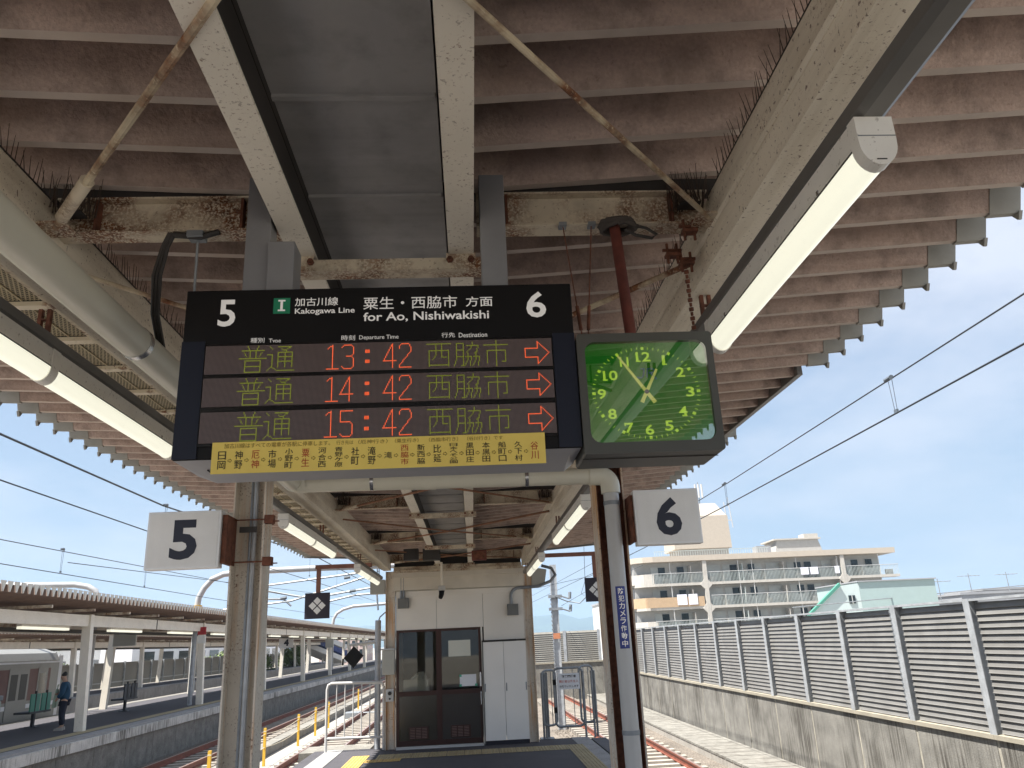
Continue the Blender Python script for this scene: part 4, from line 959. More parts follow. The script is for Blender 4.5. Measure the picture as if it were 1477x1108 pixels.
# ------------------------------------------------------------ overhead wires
def wire(label, pts, r, name='overhead_wire'):
    o = MB().tube(pts, r, 6).build(name, WIREM, smooth=True); tag(o, label, 'wire'); return o
wire('upper catenary wire crossing the sky on the right', [(4.72, -4, 4.42), (4.72, 2, 4.40), (4.72, 8.07, 4.38), (4.72, 14, 4.36), (4.70, 20, 4.38), (4.6, 30, 4.45), (4.45, 60, 4.9)], .0085)
wire('thicker lower contact wire on the right', [(4.72, -4, 4.0), (4.72, 8.1, 3.99), (4.70, 14.1, 3.98), (4.66, 20, 4.0), (4.5, 30, 4.05), (4.1, 60, 4.3)], .010)
def dropper(x, y, z0, z1, lab, r=.0035, dbl=True):
    t = thing('dropper', lab, 'dropper', (x, y, z0), 'droppers linking the overhead wires')
    for d in ((-.04, .04) if dbl else (0,)): MB().tube([(x, y+d, z1), (x, y+d*.6, z0)], r, 4).build('link', WIREM, t)
    b_ = MB(); b_.tube([(x-.02, y-.07, z1+.005), (x+.01, y, z1+.02), (x-.02, y+.07, z1+.005)], .026, 8); b_.build('clamp', INSUL, t, smooth=True); MB().box(x-.012, x+.012, y-.03, y+.03, z0-.01, z0+.03).build('clip', INSUL, t)
dropper(4.72, 8.07, 4.0, 4.38, 'larger double dropper high on the right catenary')
dropper(4.71, 14.07, 3.98, 4.36, 'small double dropper right of sign 6 above the apartments')
dropper(4.70, 20.3, 3.99, 4.38, 'tiny dropper hidden near sign 6 on the right catenary')
wire('thick feeder wire passing above sign 5 on the left', [(-5.45, -4, 4.36), (-5.48, 9, 4.38), (-5.48, 14.3, 4.385), (-5.1, 20, 4.47), (-4.72, 25, 4.52), (-4.9, 40, 4.68)], .014)
wire('thin wire sloping towards sign 5 on the left', [(-5.5, -4, 3.87), (-5.5, 9.4, 3.868), (-5.5, 14, 3.86), (-5.1, 25, 3.9), (-4.7, 40, 3.95)], .009)
wire('upper far catenary wire over the opposite tracks', [(-10, 0, 4.36), (-10, 17.5, 4.345), (-9.6, 30, 4.45), (-9, 60, 4.7)], .010)
wire('lower far contact wire over the opposite tracks', [(-10, 0, 3.86), (-10, 17.6, 3.85), (-9.8, 31, 3.83), (-9.3, 60, 3.9)], .010)
for k, y in enumerate((15.2, 19.9, 25)):
    dropper(-10 if y < 18 else -9.9, y, 3.86, 4.36 if y < 18 else 4.40, ('leftmost', 'second', 'third')[k]+' thin dropper on the far left catenary', .004)
dropper(-5.45, 14.4, 3.87, 4.39, 'dropper with ball clamp just above sign 5', .004)
dropper(-4.80, 24.2, 3.9, 4.52, 'dropper between sign 5 column and the stop marker', .004, False)
dropper(-4.78, 29, 3.9, 4.56, 'farthest dropper left of the office roof', .004, False)
wire('thin wires fanning out over the far left tracks', [(-9.8, 20, 4.1), (-8, 60, 5.2)], .01)
wire('short thin wire crossing near the mast', [(2.2, 26, 3.4), (4.3, 29, 3.9), (6.5, 31, 4.9)], .008)
wire('second thin wire crossing near the mast', [(3.3, 29.9, 2.95), (4.6, 29.9, 3.6), (6.5, 30, 4.3)], .009)
wire('loop of wire under the right stop marker frame', [(3.6, 25, 4.9), (3.55, 25, 3.6), (3.75, 25, 3.2), (3.6, 25, 2.95), (3.4, 25, 3.1), (3.55, 25, 3.5)], .008)
# catenary tube portals
def portal(pts, r, lab):
    t = thing('catenary_arch', lab, 'catenary arch', pts[0], 'pale tube arches carrying the overhead wires')
    MB().tube(pts, r, 12).build('tube', mat('arch_grey', (.34, .35, .36), .5, var=.06), t, smooth=True)
    p = Vector(pts[0]); MB().tube([p+Vector((0, 0, -.25)), p+Vector((0, 0, .05))], r*1.6, 10).build('footing_collar', YELPOST, t); MB().tube([Vector((p.x, p.y, -1.25)), p], r, 10).build('leg', PIPEW, t, smooth=True)
portal([(-14.9, 45, 4.35), (-14.85, 45, 4.8), (-14.6, 45, 5.3), (-14.2, 45, 5.75), (-13.6, 45, 6.0), (-12.6, 45, 6.08), (-8.8, 45, 6.12), (-2.5, 45, 6.1)], .16, 'large pale tube arch curving up behind sign 5')
portal([(-14.4, 32, 4.1), (-14.5, 32, 4.35), (-14.8, 32, 4.52), (-15.3, 32, 4.62), (-18, 32, 4.70), (-26, 32, 4.8)], .11, 'pale tube arch behind the opposite roof at far left')
portal([(-13.5, 80, 3.9), (-13.4, 80, 4.6), (-13.1, 80, 5.1), (-12.5, 80, 5.45), (-11.5, 80, 5.7), (-6, 80, 5.9)], .15, 'small distant tube arch right of the stop marker')
portal([(-20.5, 62, 4.0), (-20.7, 62, 4.5), (-21.4, 62, 4.9), (-23, 62, 5.0)], .18, 'small tube arch end peeping above the opposite roof')
t = thing('cantilever_arms', 'tangle of insulated cantilever arms above the far left tracks', 'cantilever', (-8, 40, 4.2))
for P in ([(-12.2, 42, 4.65), (-11.7, 42, 4.95), (-5.3, 42, 5.55)], [(-12.2, 42, 4.65), (-12.0, 42, 4.45), (-9.6, 42, 4.35), (-9.2, 42, 4.0)], [(-12.6, 42, 3.95), (-9.2, 42, 4.25), (-5.4, 42, 5.3)], [(-11.0, 42, 4.9), (-8.6, 42, 4.4)], [(-8.2, 42, 4.35), (-5.0, 42, 4.75), (-3.8, 42, 4.8)], [(-4.9, 42, 4.8), (-4.8, 42, 3.6)], [(-8.0, 42, 4.0), (-6, 42, 4.4), (-3.8, 42, 4.5)]):
    MB().tube(P, .055, 6).build('arm', GALVD, t, smooth=True)
for x, z in ((-10.9, 4.95), (-9.6, 4.4), (-7.6, 4.45), (-6.1, 4.62), (-6.4, 5.3)): MB().tube([(x-.15, 42, z-.02), (x+.15, 42, z+.02)], .08, 8).build('insulator', INSUL, t, smooth=True)

# yellow rope posts
for k, (y, x) in enumerate(((19.4, -5.9), (24.3, -5.9), (28.8, -5.9), (31.8, -5.9), (34.6, -5.9), (44, -6.0))):
    t = thing('yellow_post', ('nearest yellow rope post, cut by the left column', 'second yellow rope post right of the left column', 'third yellow rope post along the left track', 'fourth yellow rope post just before the barred gate', 'fifth yellow rope post behind the barred gate', 'farthest yellow rope post behind the gate')[k], 'post', (x, y, -1.2), 'yellow rope posts beside the left track')
    MB().box(x-.035, x+.035, y-.035, y+.035, -1.2, -.22).build('post', YELPOST, t); MB().box(x-.037, x+.037, y-.037, y+.037, -.32, -.29).build('band', mat('band_pale', (.7, .62, .4), .6), t)
for k, z in enumerate((-.38, -.72)):
    o = MB().tube([(-5.9, 19.4, z)]+[(-5.9, a+(b-a)*j/4, z-.07*math.sin(math.pi*j/4)) for a, b in ((19.4, 24.3), (24.3, 28.8), (28.8, 31.8), (31.8, 34.6)) for j in range(1, 5)], .012, 5).build('rope', ROPE)
    tag(o, ('upper', 'lower')[k]+' pale rope sagging between the yellow posts', 'rope', 'ropes between the yellow posts')
t = thing('point_machine', 'dark grey point machine lying between the left rails', 'track equipment', (-4.5, 33, -1.2)); MB().box(-5.9, -5.2, 38.5, 39.3, -1.2, -.95).build('box', GALVD, t, bevel=.02); MB().tube([(-5.3, 38.9, -1.0), (-4.0, 38.9, -1.0)], .03, 6).build('rod', GALVD, t)

# ------------------------------------------------------------ opposite platform
def plat(name, x0, x1, y0, y1, zt, lab=''):
    p = struct(bx(name, x0, x1, y0, y1, -1.25, zt-.06, CONC))
    bx('paving', x0+.5, x1-.45, y0, y1, zt-.06, zt, ASPH, p); bx('edge_strip', x0, x0+.497, y0, y1, zt-.058, zt+.006, CONCL, p); bx('edge_strip', x1-.447, x1, y0, y1, zt-.058, zt+.006, EDGEC, p)
    return p
op = plat('opposite_platform', -15.6, -10.0, 6, 130, -.05)
bx('tactile_line', -10.95, -10.55, 6, 130, -.048, -.044, TACT, op)
lipm = MB().box(-.06, .06, -.295, .295, 0, .24).mesh('edge_lip', mat('lip_stained', (.56, .55, .52), .9, var=.15, streak=1, scol=(.12, .115, .10), sf=2, grit=.2))
for k in range(200): piece('edge_lip', lipm, op, (-9.975, 8+.6*k, -.34))
fpm = MB().box(-.02, .02, -.99, .99, 0, .88).mesh('face_panel', CONCL)
for k in range(60): piece('face_panel', fpm, op, (-10.0+.002, 8+2*k, -1.22))
p3 = plat('far_platform', -25.6, -21.5, 36, 140, -.05)

def opp_canopy(label, cx, half, y0, y1, zc, teeth_side, colx, ncols, name, fine=True):
    t = thing('opposite_canopy', label, 'canopy', (cx, y0, 0))
    mb = MB(); tb = MB(); y = y0; zz = lambda X: zc+.06*abs(X-cx)
    per = PER
    while y < y1:
        for s in (-1, 1):
            xa, xb = cx, cx+s*half
            pr = [(0, .16), (.07, .16), (.12, 0), (.155, 0), (.205, .16), (per, .16)]
            for k in range(5):
                mb.face([(xa, y+pr[k][0], zz(xa)+pr[k][1]), (xb, y+pr[k][0], zz(xb)+pr[k][1]), (xb, y+pr[k+1][0], zz(xb)+pr[k+1][1]), (xa, y+pr[k+1][0], zz(xa)+pr[k+1][1])])
        xb = cx+half+.01; z_ = zz(xb)
        tb.hexa([(xb, y+.118, z_), (xb+.02, y+.118, z_), (xb+.02, y+.157, z_), (xb, y+.157, z_), (xb, y+.035, z_+.23), (xb+.02, y+.035, z_+.23), (xb+.02, y+.24, z_+.23), (xb, y+.24, z_+.23)])
        y += per
    stuff(mb.build('roof_fold', OPROOF, t)); stuff(tb.build('fold_end', TOOTH, t))
    for x in colx:
        MB().box(x-.07, x+.07, y0, y1, zc-.43, zc-.12).build('long_beam', CREAM, t)
        for k in range(int((y1-y0)/2.5)): 
            pass
        yb = ncols[0]
        while yb < ncols[1]:
            q = MB(); dx_ = .12 if x > cx else -.12
            q.hexa([(x-.12+dx_, yb-.1, -.05), (x+.12+dx_, yb-.1, -.05), (x+.12+dx_, yb+.1, -.05), (x-.12+dx_, yb+.1, -.05), (x-.12, yb-.1, zc-.1), (x+.12, yb-.1, zc-.1), (x+.12, yb+.1, zc-.1), (x-.12, yb+.1, zc-.1)]); q.build('column', CREAM, t); yb += ncols[2]
    yb = ncols[0]
    while yb < ncols[1]:
        bx('cross_beam', min(colx), max(colx), yb-.08, yb+.08, zc-.35, zc-.10, CREAMR, t); bx('joint_strip', colx[0]+.071, colx[0]+.078, yb+ncols[2]*.5-.03, yb+ncols[2]*.5+.03, zc-.43, zc-.12, DARKS, t); yb += ncols[2]
    for k in range(int((y1-y0)/2.3)):
        yy = y0+2.3*k; bx('purlin', cx-half+.1, cx+half-.1, yy, yy+.07, zc-.09, zc-.02, CREAMR, t)
    bx('cable_trunking', cx+.6, cx+.8, y0, y1, zc-.55, zc-.45, DARKS, t); bx('cable_trunking', cx-.9, cx-.75, y0, y1, zc-.48, zc-.40, CREAM, t)
    return t
opp_canopy('long brown canopy with white toothed edge over the opposite platform', -12.8, 2.6, 9, 120, 3.17, 1, (-11.1, -14.6), (14.2, 118, 10.05), 'opposite')
opp_canopy('second low canopy over the far platform', -23.4, 2.6, 34, 130, 2.95, 1, (-22.4, -24.6), (38, 128, 9.6), 'far')
# lamps beneath
lm = None
for k in range(14):
    y = 21.1+5.1*k; o = thing('canopy_lamp', ('leftmost', 'second', 'third', 'fourth', 'fifth', 'sixth', 'seventh', 'eighth', 'ninth', 'tenth', 'eleventh', 'twelfth', 'thirteenth', 'farthest')[k]+' lit tube lamp counted from the left under the opposite canopy', 'strip light', (-11.6, y, 2.7), 'tube lamps under the opposite canopy')
    bx('housing', -11.40, -11.28, y, y+2.5, 2.70, 2.76, LAMPH, o); bx('diffuser', -11.40, -11.28, y+.02, y+2.48, 2.635, 2.698, DIFF, o)
    for a in (.5, 2.0): MB().tube([(-11.34, y+a, 2.76), (-11.34, y+a, 3.1)], .012, 4).build('rod', DARKS, o)
# benches
def bench(x, y, lab, back=SEAT):
    t = thing('bench', lab, 'bench', (x, y, -.05), 'dark benches on the opposite platform')
    for dy_ in (-.32, .32): bx('backrest', x-.04, x, y+dy_-.26, y+dy_+.26, .42, .92, back, t); bx('back_post', x-.045, x+.01, y+dy_-.02, y+dy_+.02, .35, 1.0, DARKS, t)
    bx('seat', x-.45, x+.02, y-.62, y+.62, .36, .42, SEAT, t); bx('pedestal', x-.22, x-.14, y-.05, y+.05, -.03, .36, SEAT, t); bx('foot', x-.35, x-.02, y-.12, y+.12, -.05, -.03, SEAT, t)
bench(-13.3, 26.6, 'dark bench with green backs left of the standing person', SEATG)
bench(-12.9, 32.3, 'dark bench just right of the leaning cream column')
t = thing('litter_bin', 'pale green glass litter bin at the left edge', 'bin', (-13.2, 24, -.05)); MB().box(-13.5, -13.0, 23.2, 23.9, .0, .86).build('body', mat('bin_glass', (.30, .36, .33), .3, var=.1), t, bevel=.04); MB().box(-13.52, -12.98, 23.18, 23.92, .86, 1.0).build('lid', GALVD, t, bevel=.03)
t = thing('hanging_sign', 'white number 4 sign under the opposite canopy', 'platform sign', (-13.3, 60, 2.3)); bx('board', -13.9, -12.9, 60, 60.1, 2.05, 2.75, SIGNW, t); T('4', -13.55, -13.2, 2.18, 2.64, 59.99, NAVYT, t, bold=.05)
t = thing('hanging_sign', 'red and white small sign on the opposite column', 'sign', (-10.9, 34.0, 2.0)); bx('board', -11.12, -10.80, 33.9, 33.95, 2.60, 2.90, mat('sign_red', (.45, .03, .04), .5), t); bx('lower_board', -11.12, -10.80, 33.9, 33.95, 2.27, 2.58, SIGNW, t)
t = thing('hanging_sign', 'blank pale panel hanging under the opposite canopy', 'sign', (-12.5, 30, 2.3)); bx('board', -13.0, -12.2, 30.5, 30.6, 2.25, 2.75, BOXG, t); bx('hanger', -12.7, -12.6, 30.52, 30.58, 2.75, 3.0, DARKS, t)
t = thing('hanging_sign', 'pale square box on a far column of the opposite platform', 'sign', (-10.9, 64, 1.8)); bx('board', -11.3, -10.7, 64.0, 64.2, 1.95, 2.6, BOXG, t)
t = thing('downpipe', 'grey downpipe on the opposite canopy column', 'pipe', (-11.15, 34.0, 0)); MB().tube([(-11.30, 34.1, -.05), (-11.30, 34.1, 2.9)], .09, 10).build('pipe', GALV, t, smooth=True)
# person
def skinbody(name, verts, edges, radii, m, parent, sub=2):
    me = bpy.data.meshes.new(name); me.from_pydata([tuple(Vector(v)) for v in verts], edges, []); o = bpy.data.objects.new(name, me); col.objects.link(o)
    md = o.modifiers.new('s', 'SKIN'); md.use_smooth_shade = True; sm_ = o.modifiers.new('u', 'SUBSURF'); sm_.levels = sub
    for k, r_ in enumerate(radii): me.skin_vertices[0].data[k].radius = (r_, r_) if not isinstance(r_, tuple) else r_
    me.skin_vertices[0].data[0].use_root = True
    dg = bpy.context.evaluated_depsgraph_get(); m2 = bpy.data.meshes.new_from_object(o.evaluated_get(dg)); bpy.data.objects.remove(o)
    m2.materials.clear(); m2.materials.append(m); ob = bpy.data.objects.new(name, m2); col.objects.link(ob); ob.parent = parent; ORG[ob] = ORG[parent]; return ob
ps = thing('person', 'person in blue jacket and dark trousers looking down, holding a pale green bag', 'person', (-11.85, 25.0, -.05)); ps.rotation_euler = (0, 0, R(-75))
# local coordinates: x right, y away, z up ; height about 1.55 with head bowed
V = [(0, 0, .82), (0, 0, 1.02), (0, -.01, 1.20), (0, -.03, 1.30), (-.02, -.07, 1.37), (-.03, -.10, 1.44), (-.03, -.115, 1.50),
     (-.17, -.01, 1.24), (-.21, -.08, 1.02), (-.10, -.22, .97), (-.05, -.27, .98), (.17, -.01, 1.24), (.22, -.04, 1.0), (.20, -.16, .85), (.19, -.20, .78),
     (-.09, 0, .76), (-.10, -.03, .44), (-.11, .01, .09), (-.12, -.10, .04), (.09, 0, .76), (.11, -.02, .44), (.13, .03, .09), (.14, -.08, .04)]
Ed = [(0, 1), (1, 2), (2, 3), (3, 4), (4, 5), (5, 6), (2, 7), (7, 8), (8, 9), (9, 10), (2, 11), (11, 12), (12, 13), (13, 14), (0, 15), (15, 16), (16, 17), (17, 18), (0, 19), (19, 20), (20, 21), (21, 22)]
rad = [.05, .06, .07, .07, .06, .085, .07, .06, .05, .038, .03, .06, .05, .038, .03, .085, .06, .045, .035, .085, .06, .045, .035]
skinbody('body', V, Ed, rad, SKIN, ps)
jv = [(0, 0, .76), (0, 0, 1.02), (0, -.01, 1.20), (0, -.03, 1.28), (-.17, -.01, 1.24), (-.22, -.08, 1.02), (-.12, -.20, .97), (.17, -.01, 1.24), (.23, -.04, 1.0), (.205, -.14, .87)]
skinbody('jacket', jv, [(0, 1), (1, 2), (2, 3), (2, 4), (4, 5), (5, 6), (2, 7), (7, 8), (8, 9)], [.155, .155, .165, .10, .085, .07, .055, .085, .07, .055], JACK, ps)
skinbody('trousers', [(0, 0, .86), (-.09, 0, .74), (-.10, -.03, .44), (-.11, .01, .12), (.09, 0, .74), (.11, -.02, .44), (.13, .03, .12)], [(0, 1), (1, 2), (2, 3), (0, 4), (4, 5), (5, 6)], [.15, .105, .08, .065, .105, .08, .065], TROU, ps)
for sx in (-.12, .14): 
    q = MB().hexa([(sx-.05, -.17, 0), (sx+.05, -.17, 0), (sx+.05, .08, 0), (sx-.05, .08, 0), (sx-.04, -.14, .06), (sx+.04, -.14, .06), (sx+.045, .07, .09), (sx-.045, .07, .09)])
    me = q.mesh('shoe', mat('shoe', (.35, .33, .3), .6)); so = bpy.data.objects.new('shoe', me); col.objects.link(so); so.parent = ps
skinbody('hair', [(-.03, -.06, 1.44), (-.03, -.085, 1.52), (-.03, -.13, 1.55)], [(0, 1), (1, 2)], [.09, .095, .07], HAIR, ps)
bg_ = MB().hexa([(-.34, -.32, .62), (-.08, -.34, .60), (-.06, -.22, .60), (-.32, -.22, .62), (-.26, -.26, 1.10), (-.06, -.28, 1.12), (-.05, -.22, 1.12), (-.24, -.20, 1.10)])
me = bg_.mesh('bag_body', BAG); bo = thing('tote_bag', 'pale green bag held in front of the person', 'bag', (-11.85, 25.0, -.05)); bo.rotation_euler = (0, 0, R(-75)); o = bpy.data.objects.new('bag_body', me); col.objects.link(o); o.parent = bo
md = o.modifiers.new('b', 'BEVEL'); md.width = .03; md.segments = 3
q = MB().tube([(-.2, -.25, 1.10), (-.14, -.24, 1.22), (-.05, -.2, 1.24), (-.08, -.24, 1.11)], .012, 5); me = q.mesh('bag_strap', BAG); o = bpy.data.objects.new('bag_strap', me); col.objects.link(o); o.parent = bo

# ------------------------------------------------------------ train at the left
tn = thing('commuter_train', 'steel commuter train with maroon window band standing at far left', 'train', (-17.3, 24, -1.0))
X1 = -16.0; X0 = -18.6
MB().extr([(X0, -.35), (X0, 1.9), (X0+.15, 2.15), (X0+.6, 2.32), (X1-.6, 2.32), (X1-.15, 2.15), (X1, 1.9), (X1, -.35)], 'y', 6, 33.0).build('body', TRAINM, tn)
bx('nose', X0+.05, X1-.05, 33.0, 33.35, -.3, 2.05, TRAINW, tn)
bx('colour_band', X1+.001, X1+.006, 6, 32.4, .55, 1.62, TRAINR, tn); bx('waist_stripe', X1+.007, X1+.011, 6, 33.0, .30, .44, TRAINW, tn); [bx('underframe_box', X1-.30, X1-.05, yy, yy+1.2, -.85, -.36, DARKS, tn) for yy in (16.5, 19, 21.5, 27)]
bx('roof_edge', X1-.02, X1+.02, 6, 33.0, 1.80, 1.86, TRAINW, tn)
for a, b in ((16, 18.5), (21.2, 23.4), (26.4, 28.6)):
    w_ = bx('window', X1+.012, X1+.018, a, b, .66, 1.58, mat('train_window', (.012, .015, .018), .35, var=.2, spec=.3), tn); bx('window_frame', X1+.019, X1+.024, (a+b)/2-.04, (a+b)/2+.04, .72, 1.55, TRAINM, w_)
for a in (19.0, 24.2, 29.6):
    d_ = bx('door', X1+.012, X1+.02, a, a+1.3, -.3, 1.66, TRAINM, tn)
    for k in (0, 1): bx('door_window', X1+.021, X1+.025, a+.12+.62*k, a+.56+.62*k, .6, 1.45, MATS['train_window'], d_)
bx('cab_door', X1+.012, X1+.018, 31.5, 32.2, -.3, 1.66, TRAINM, tn); bx('cab_window', X1+.019, X1+.023, 31.6, 32.1, .7, 1.45, WIND, tn)
bx('front_sign', X1-.9, X1-.3, 33.352, 33.37, 1.5, 1.8, WIND, tn)
for y in (10, 14, 24, 29.5): MB().box(X0+.3, X1-.25, y, y+1.8, -.95, -.38).build('bogie', DARKS, tn)
# fence behind platforms
fn = thing('panel_fence', 'tall grey panel fence running behind the far platform', 'fence', (-26, 70, 0))
for k in range(36):
    y = 38+2.6*k; bx('panel', -26.32, -26.27, y+.06, y+2.54, -.1, 1.60, mat('fence_panel', (.27, .26, .235), .7, var=.1, vs=.5), fn); bx('post', -26.30, -26.16, y-.06, y+.06, -.1, 1.66, GALV, fn)
bx('rail', -26.25, -26.20, 38, 130, .22, .28, PIPEW, fn)
# white long train and buildings, stairs beyond
wt = thing('white_train', 'white railcar with dark windows beyond the far platform', 'train', (-34, 110, 0)); MB().extr([(-36, -.3), (-36, 3.3), (-35.6, 3.7), (-33.4, 3.7), (-33, 3.3), (-33, -.3)], 'y', 82, 150).build('body', TRAINW, wt); bx('blue_band', -32.99, -32.98, 82, 150, .2, .55, TRAINB, wt)
for k in range(12): bx('window', -32.98, -32.96, 84+5.4*k, 87.6+5.4*k, 1.3, 2.4, WIND, wt)
def building(name, lab, x0, x1, y0, y1, h, m, z0=-1.5, rows=0, colsn=0, cat='building', roofm=None):
    t = thing(name, lab, cat, ((x0+x1)/2, y0, z0)); bx('wall', x0, x1, y0, y1, z0, h, m, t); bx('parapet', x0-.15, x1+.15, y0-.15, y1+.15, h, h+.3, roofm or TOWNG, t)
    fx = x0 if (x0 > 0) else x1; s_ = -1 if x0 > 0 else 1
    for r_ in range(rows):
        for c_ in range(colsn):
            xx = x0+(x1-x0)*(c_+.3)/colsn; w = (x1-x0)/colsn*.4; zz_ = z0+1.5+(h-z0-1.5)*(r_+.25)/rows
            q = MB().box(xx, xx+w, y0-.08, y0-.02, zz_, zz_+1.1).build('window', WIND, t)
            yy = y0+(y1-y0)*(c_+.3)/colsn; wy = (y1-y0)/colsn*.4; MB().box(fx+s_*.02, fx+s_*.08, yy, yy+wy, zz_, zz_+1.1).build('window', WIND, t)
    return t
building('white_warehouse', 'long white warehouse behind the far fence at left', -60, -42, 60, 105, 3.0, TOWNW, rows=1, colsn=6)
building('blue_band_building', 'white building with a blue band behind the fence', -58, -44, 110, 170, 4.6, TOWNW, rows=1, colsn=8, roofm=TRAINB)
building('pink_building', 'pale pink brick building at the far end of the tracks', -34, -24, 185, 200, 5.5, PINKB, rows=3, colsn=6)
building('grey_house', 'grey low house far left beyond the tracks', -85, -66, 130, 160, 5.5, TOWNG, rows=1, colsn=4)
building('white_block', 'small white block far away left of the office', -14, -8, 230, 245, 7, TOWNW, rows=2, colsn=3)
# stairs
t = thing('overbridge_stairs', 'white covered stairway descending beyond the opposite platform', 'stairway', (-26, 128, 0))
for z_, m_ in ((0, TOWNW), (1.0, TRAINB), (1.9, TOWNW)):
    MB().hexa([(-27, 120, 3.6+z_-1), (-24.5, 120, 3.6+z_-1), (-19, 126, -.2+z_), (-21.5, 126, -.2+z_), (-27, 120, 4.3+z_-1), (-24.5, 120, 4.3+z_-1), (-19, 126, .5+z_), (-21.5, 126, .5+z_)]).build('flight', m_, t)
MB().box(-33, -25, 119, 122, 3.2, 5.6).build('landing', TOWNW, t); MB().box(-32, -27, 118.9, 118.98, 4.0, 4.8).build('window_band', WIND, t)
# trees
def tree(lab, x, y, h, r, z0=-1.5):
    t = thing('broadleaf_tree', lab, 'tree', (x, y, z0))
    q = MB().tube([(x, y, z0), (x+.1, y, z0+h*.4), (x-.1, y+.1, z0+h*.75)], .16, 7, r1=.05); 
    for k in range(6):
        a = k*1.05; q.tube([(x, y, z0+h*.4), (x+r*.6*math.cos(a), y+r*.6*math.sin(a), z0+h*.75)], .05, 5, r1=.015)
    q.build('trunk', BARK, t)
    q = MB()
    cl = [(random.uniform(-r, r)*.7, random.uniform(-r, r)*.7, z0+h*.45+random.random()*h*.5, r*random.uniform(.3, .5)) for _ in range(14)]
    for _ in range(2600):
        c = random.choice(cl); d = Vector((random.gauss(0, 1), random.gauss(0, 1), random.gauss(0, 1))).normalized()*c[3]*random.uniform(.6, 1.05)
        p = Vector((x+c[0], y+c[1], c[2]))+d; a = Vector((random.uniform(-1, 1), random.uniform(-1, 1), random.uniform(-1, 1))).normalized()*.11; b = a.cross(d).normalized()*.09
        q.face([p-a, p-b, p+a, p+b])
    stuff(q.build('crown', LEAF, t))
for k, (lab, x, y, h, r) in enumerate((('bright green tree behind the far fence at left', -33, 62, 4.6, 3.2), ('leafy green tree left of the overbridge stairs', -24.5, 95, 3.2, 2.2), ('green bush tree between opposite platform columns', -28, 92, 3.0, 2.2), ('small green tree by the blank black diamond board', -23.2, 108, 4.0, 2.0))): tree(lab, x, y, h, r)

# ------------------------------------------------------------ apartment block on the right
ap = thing('apartment_building', 'cream apartment block with curved balconies and rooftop tower', 'apartment building', (34, 92, -1.5))
Y0 = 90.0
FL = [7.15, 4.58, 2.01, -.56]
pl_x0 = 20.2
def bal_poly(x0, x1, yf, yb, rnd=True):
    P = [(x1, yf), (x1, yb), (x0-2.2, yb)]
    if rnd: P += [(x0-2.2, yf+2.6), (x0-1.6, yf+1.1), (x0-.7, yf+.3), (x0+.4, yf)]
    else: P += [(x0-2.2, yf)]
    return P
MB().extr([(47.65, Y0+1.4), (47.65, Y0+12), (18.6, Y0+12), (18.6, Y0+1.4)][::-1], 'z', -1.5, 9.55).build('wall', APTG, ap)
MB().extr(bal_poly(pl_x0, 48.95, Y0-.2, Y0+12.5), 'z', 9.55, 10.15).build('roof', BEIGEROOF, ap)
for i, z in enumerate(FL):
    x1 = 49.15 if i == 0 else 47.7
    s_ = MB().extr(bal_poly(pl_x0, x1, Y0, Y0+1.42), 'z', z-.28, z).build('balcony_slab', APT, ap)
    # railing
    q = MB(); xs = pl_x0+.4
    if i == 1: bx('peach_parapet', pl_x0-.6, 26.1, Y0-.05, Y0+.02, z, z+1.05, PEACH, s_)
    xa = 26.9 if i == 1 else pl_x0+.2
    n_ = int((x1-xa)/.16)
    for k in range(n_+1): q.box(xa+k*.16, xa+k*.16+.035, Y0+.02, Y0+.05, z, z+1.08)
    stuff(q.build('baluster', APTR, s_))
    q = MB().box(xa, x1, Y0, Y0+.06, z+1.08, z+1.14); q.build('handrail', PIPEW, s_)
    # curved end parapet
    q = MB(); P = [(pl_x0+.4, Y0), (pl_x0-.7, Y0+.3), (pl_x0-1.6, Y0+1.1), (pl_x0-2.2, Y0+2.6)]
    for a, b in zip(P, P[1:]): q.hexa([(a[0], a[1], z), (a[0], a[1]+.06, z), (b[0], b[1]+.06, z), (b[0], b[1], z), (a[0], a[1], z+1.1), (a[0], a[1]+.06, z+1.1), (b[0], b[1]+.06, z+1.1), (b[0], b[1], z+1.1)])
    q.build('end_parapet', PEACH if i == 1 else APT, s_)
    # windows
    top = z+2.57
    xs_ = [20.6, 23.6, 27.0, 29.0, 31.9, 34.1, 36.6, 38.6, 40.7, 43.4, 45.9]
    for k, x in enumerate(xs_):
        w = 1.7
        wf = bx('window', x, x+w, Y0+1.34, Y0+1.395, z+.05, z+1.95, WINL, ap)
        dk = (k*7+i*3) % 3
        if dk != 2: bx('pane', x+(.05 if dk else .85), x+(.85 if dk else 1.65), Y0+1.30, Y0+1.335, z+.12 if k % 2 else z+.9, z+1.88, WIND, wf)
    for x in (22.5, 30.4, 32.0, 37.2, 42.0, 46.9): bx('down_pole', x, x+.07, Y0+.06, Y0+.13, z, z+2.3, PIPEW, ap)
for k in range(16):
    i = k % 3; x = 21.3+k*1.72+random.random(); q = bx('air_conditioner', x, x+.8, Y0+.9, Y0+1.25, FL[i]+.02, FL[i]+.62, APT, ap)
for k, x in enumerate((22.6, 24.9, 28.6, 30.9, 33.4, 35.7, 39.8, 41.9, 44.9)):
    for i in (0, 1, 2): bx('partition', x, x+.06, Y0+.1, Y0+1.38, FL[i], FL[i]+(1.9 if k % 2 else 1.1), APT if k % 3 else APTR, ap)
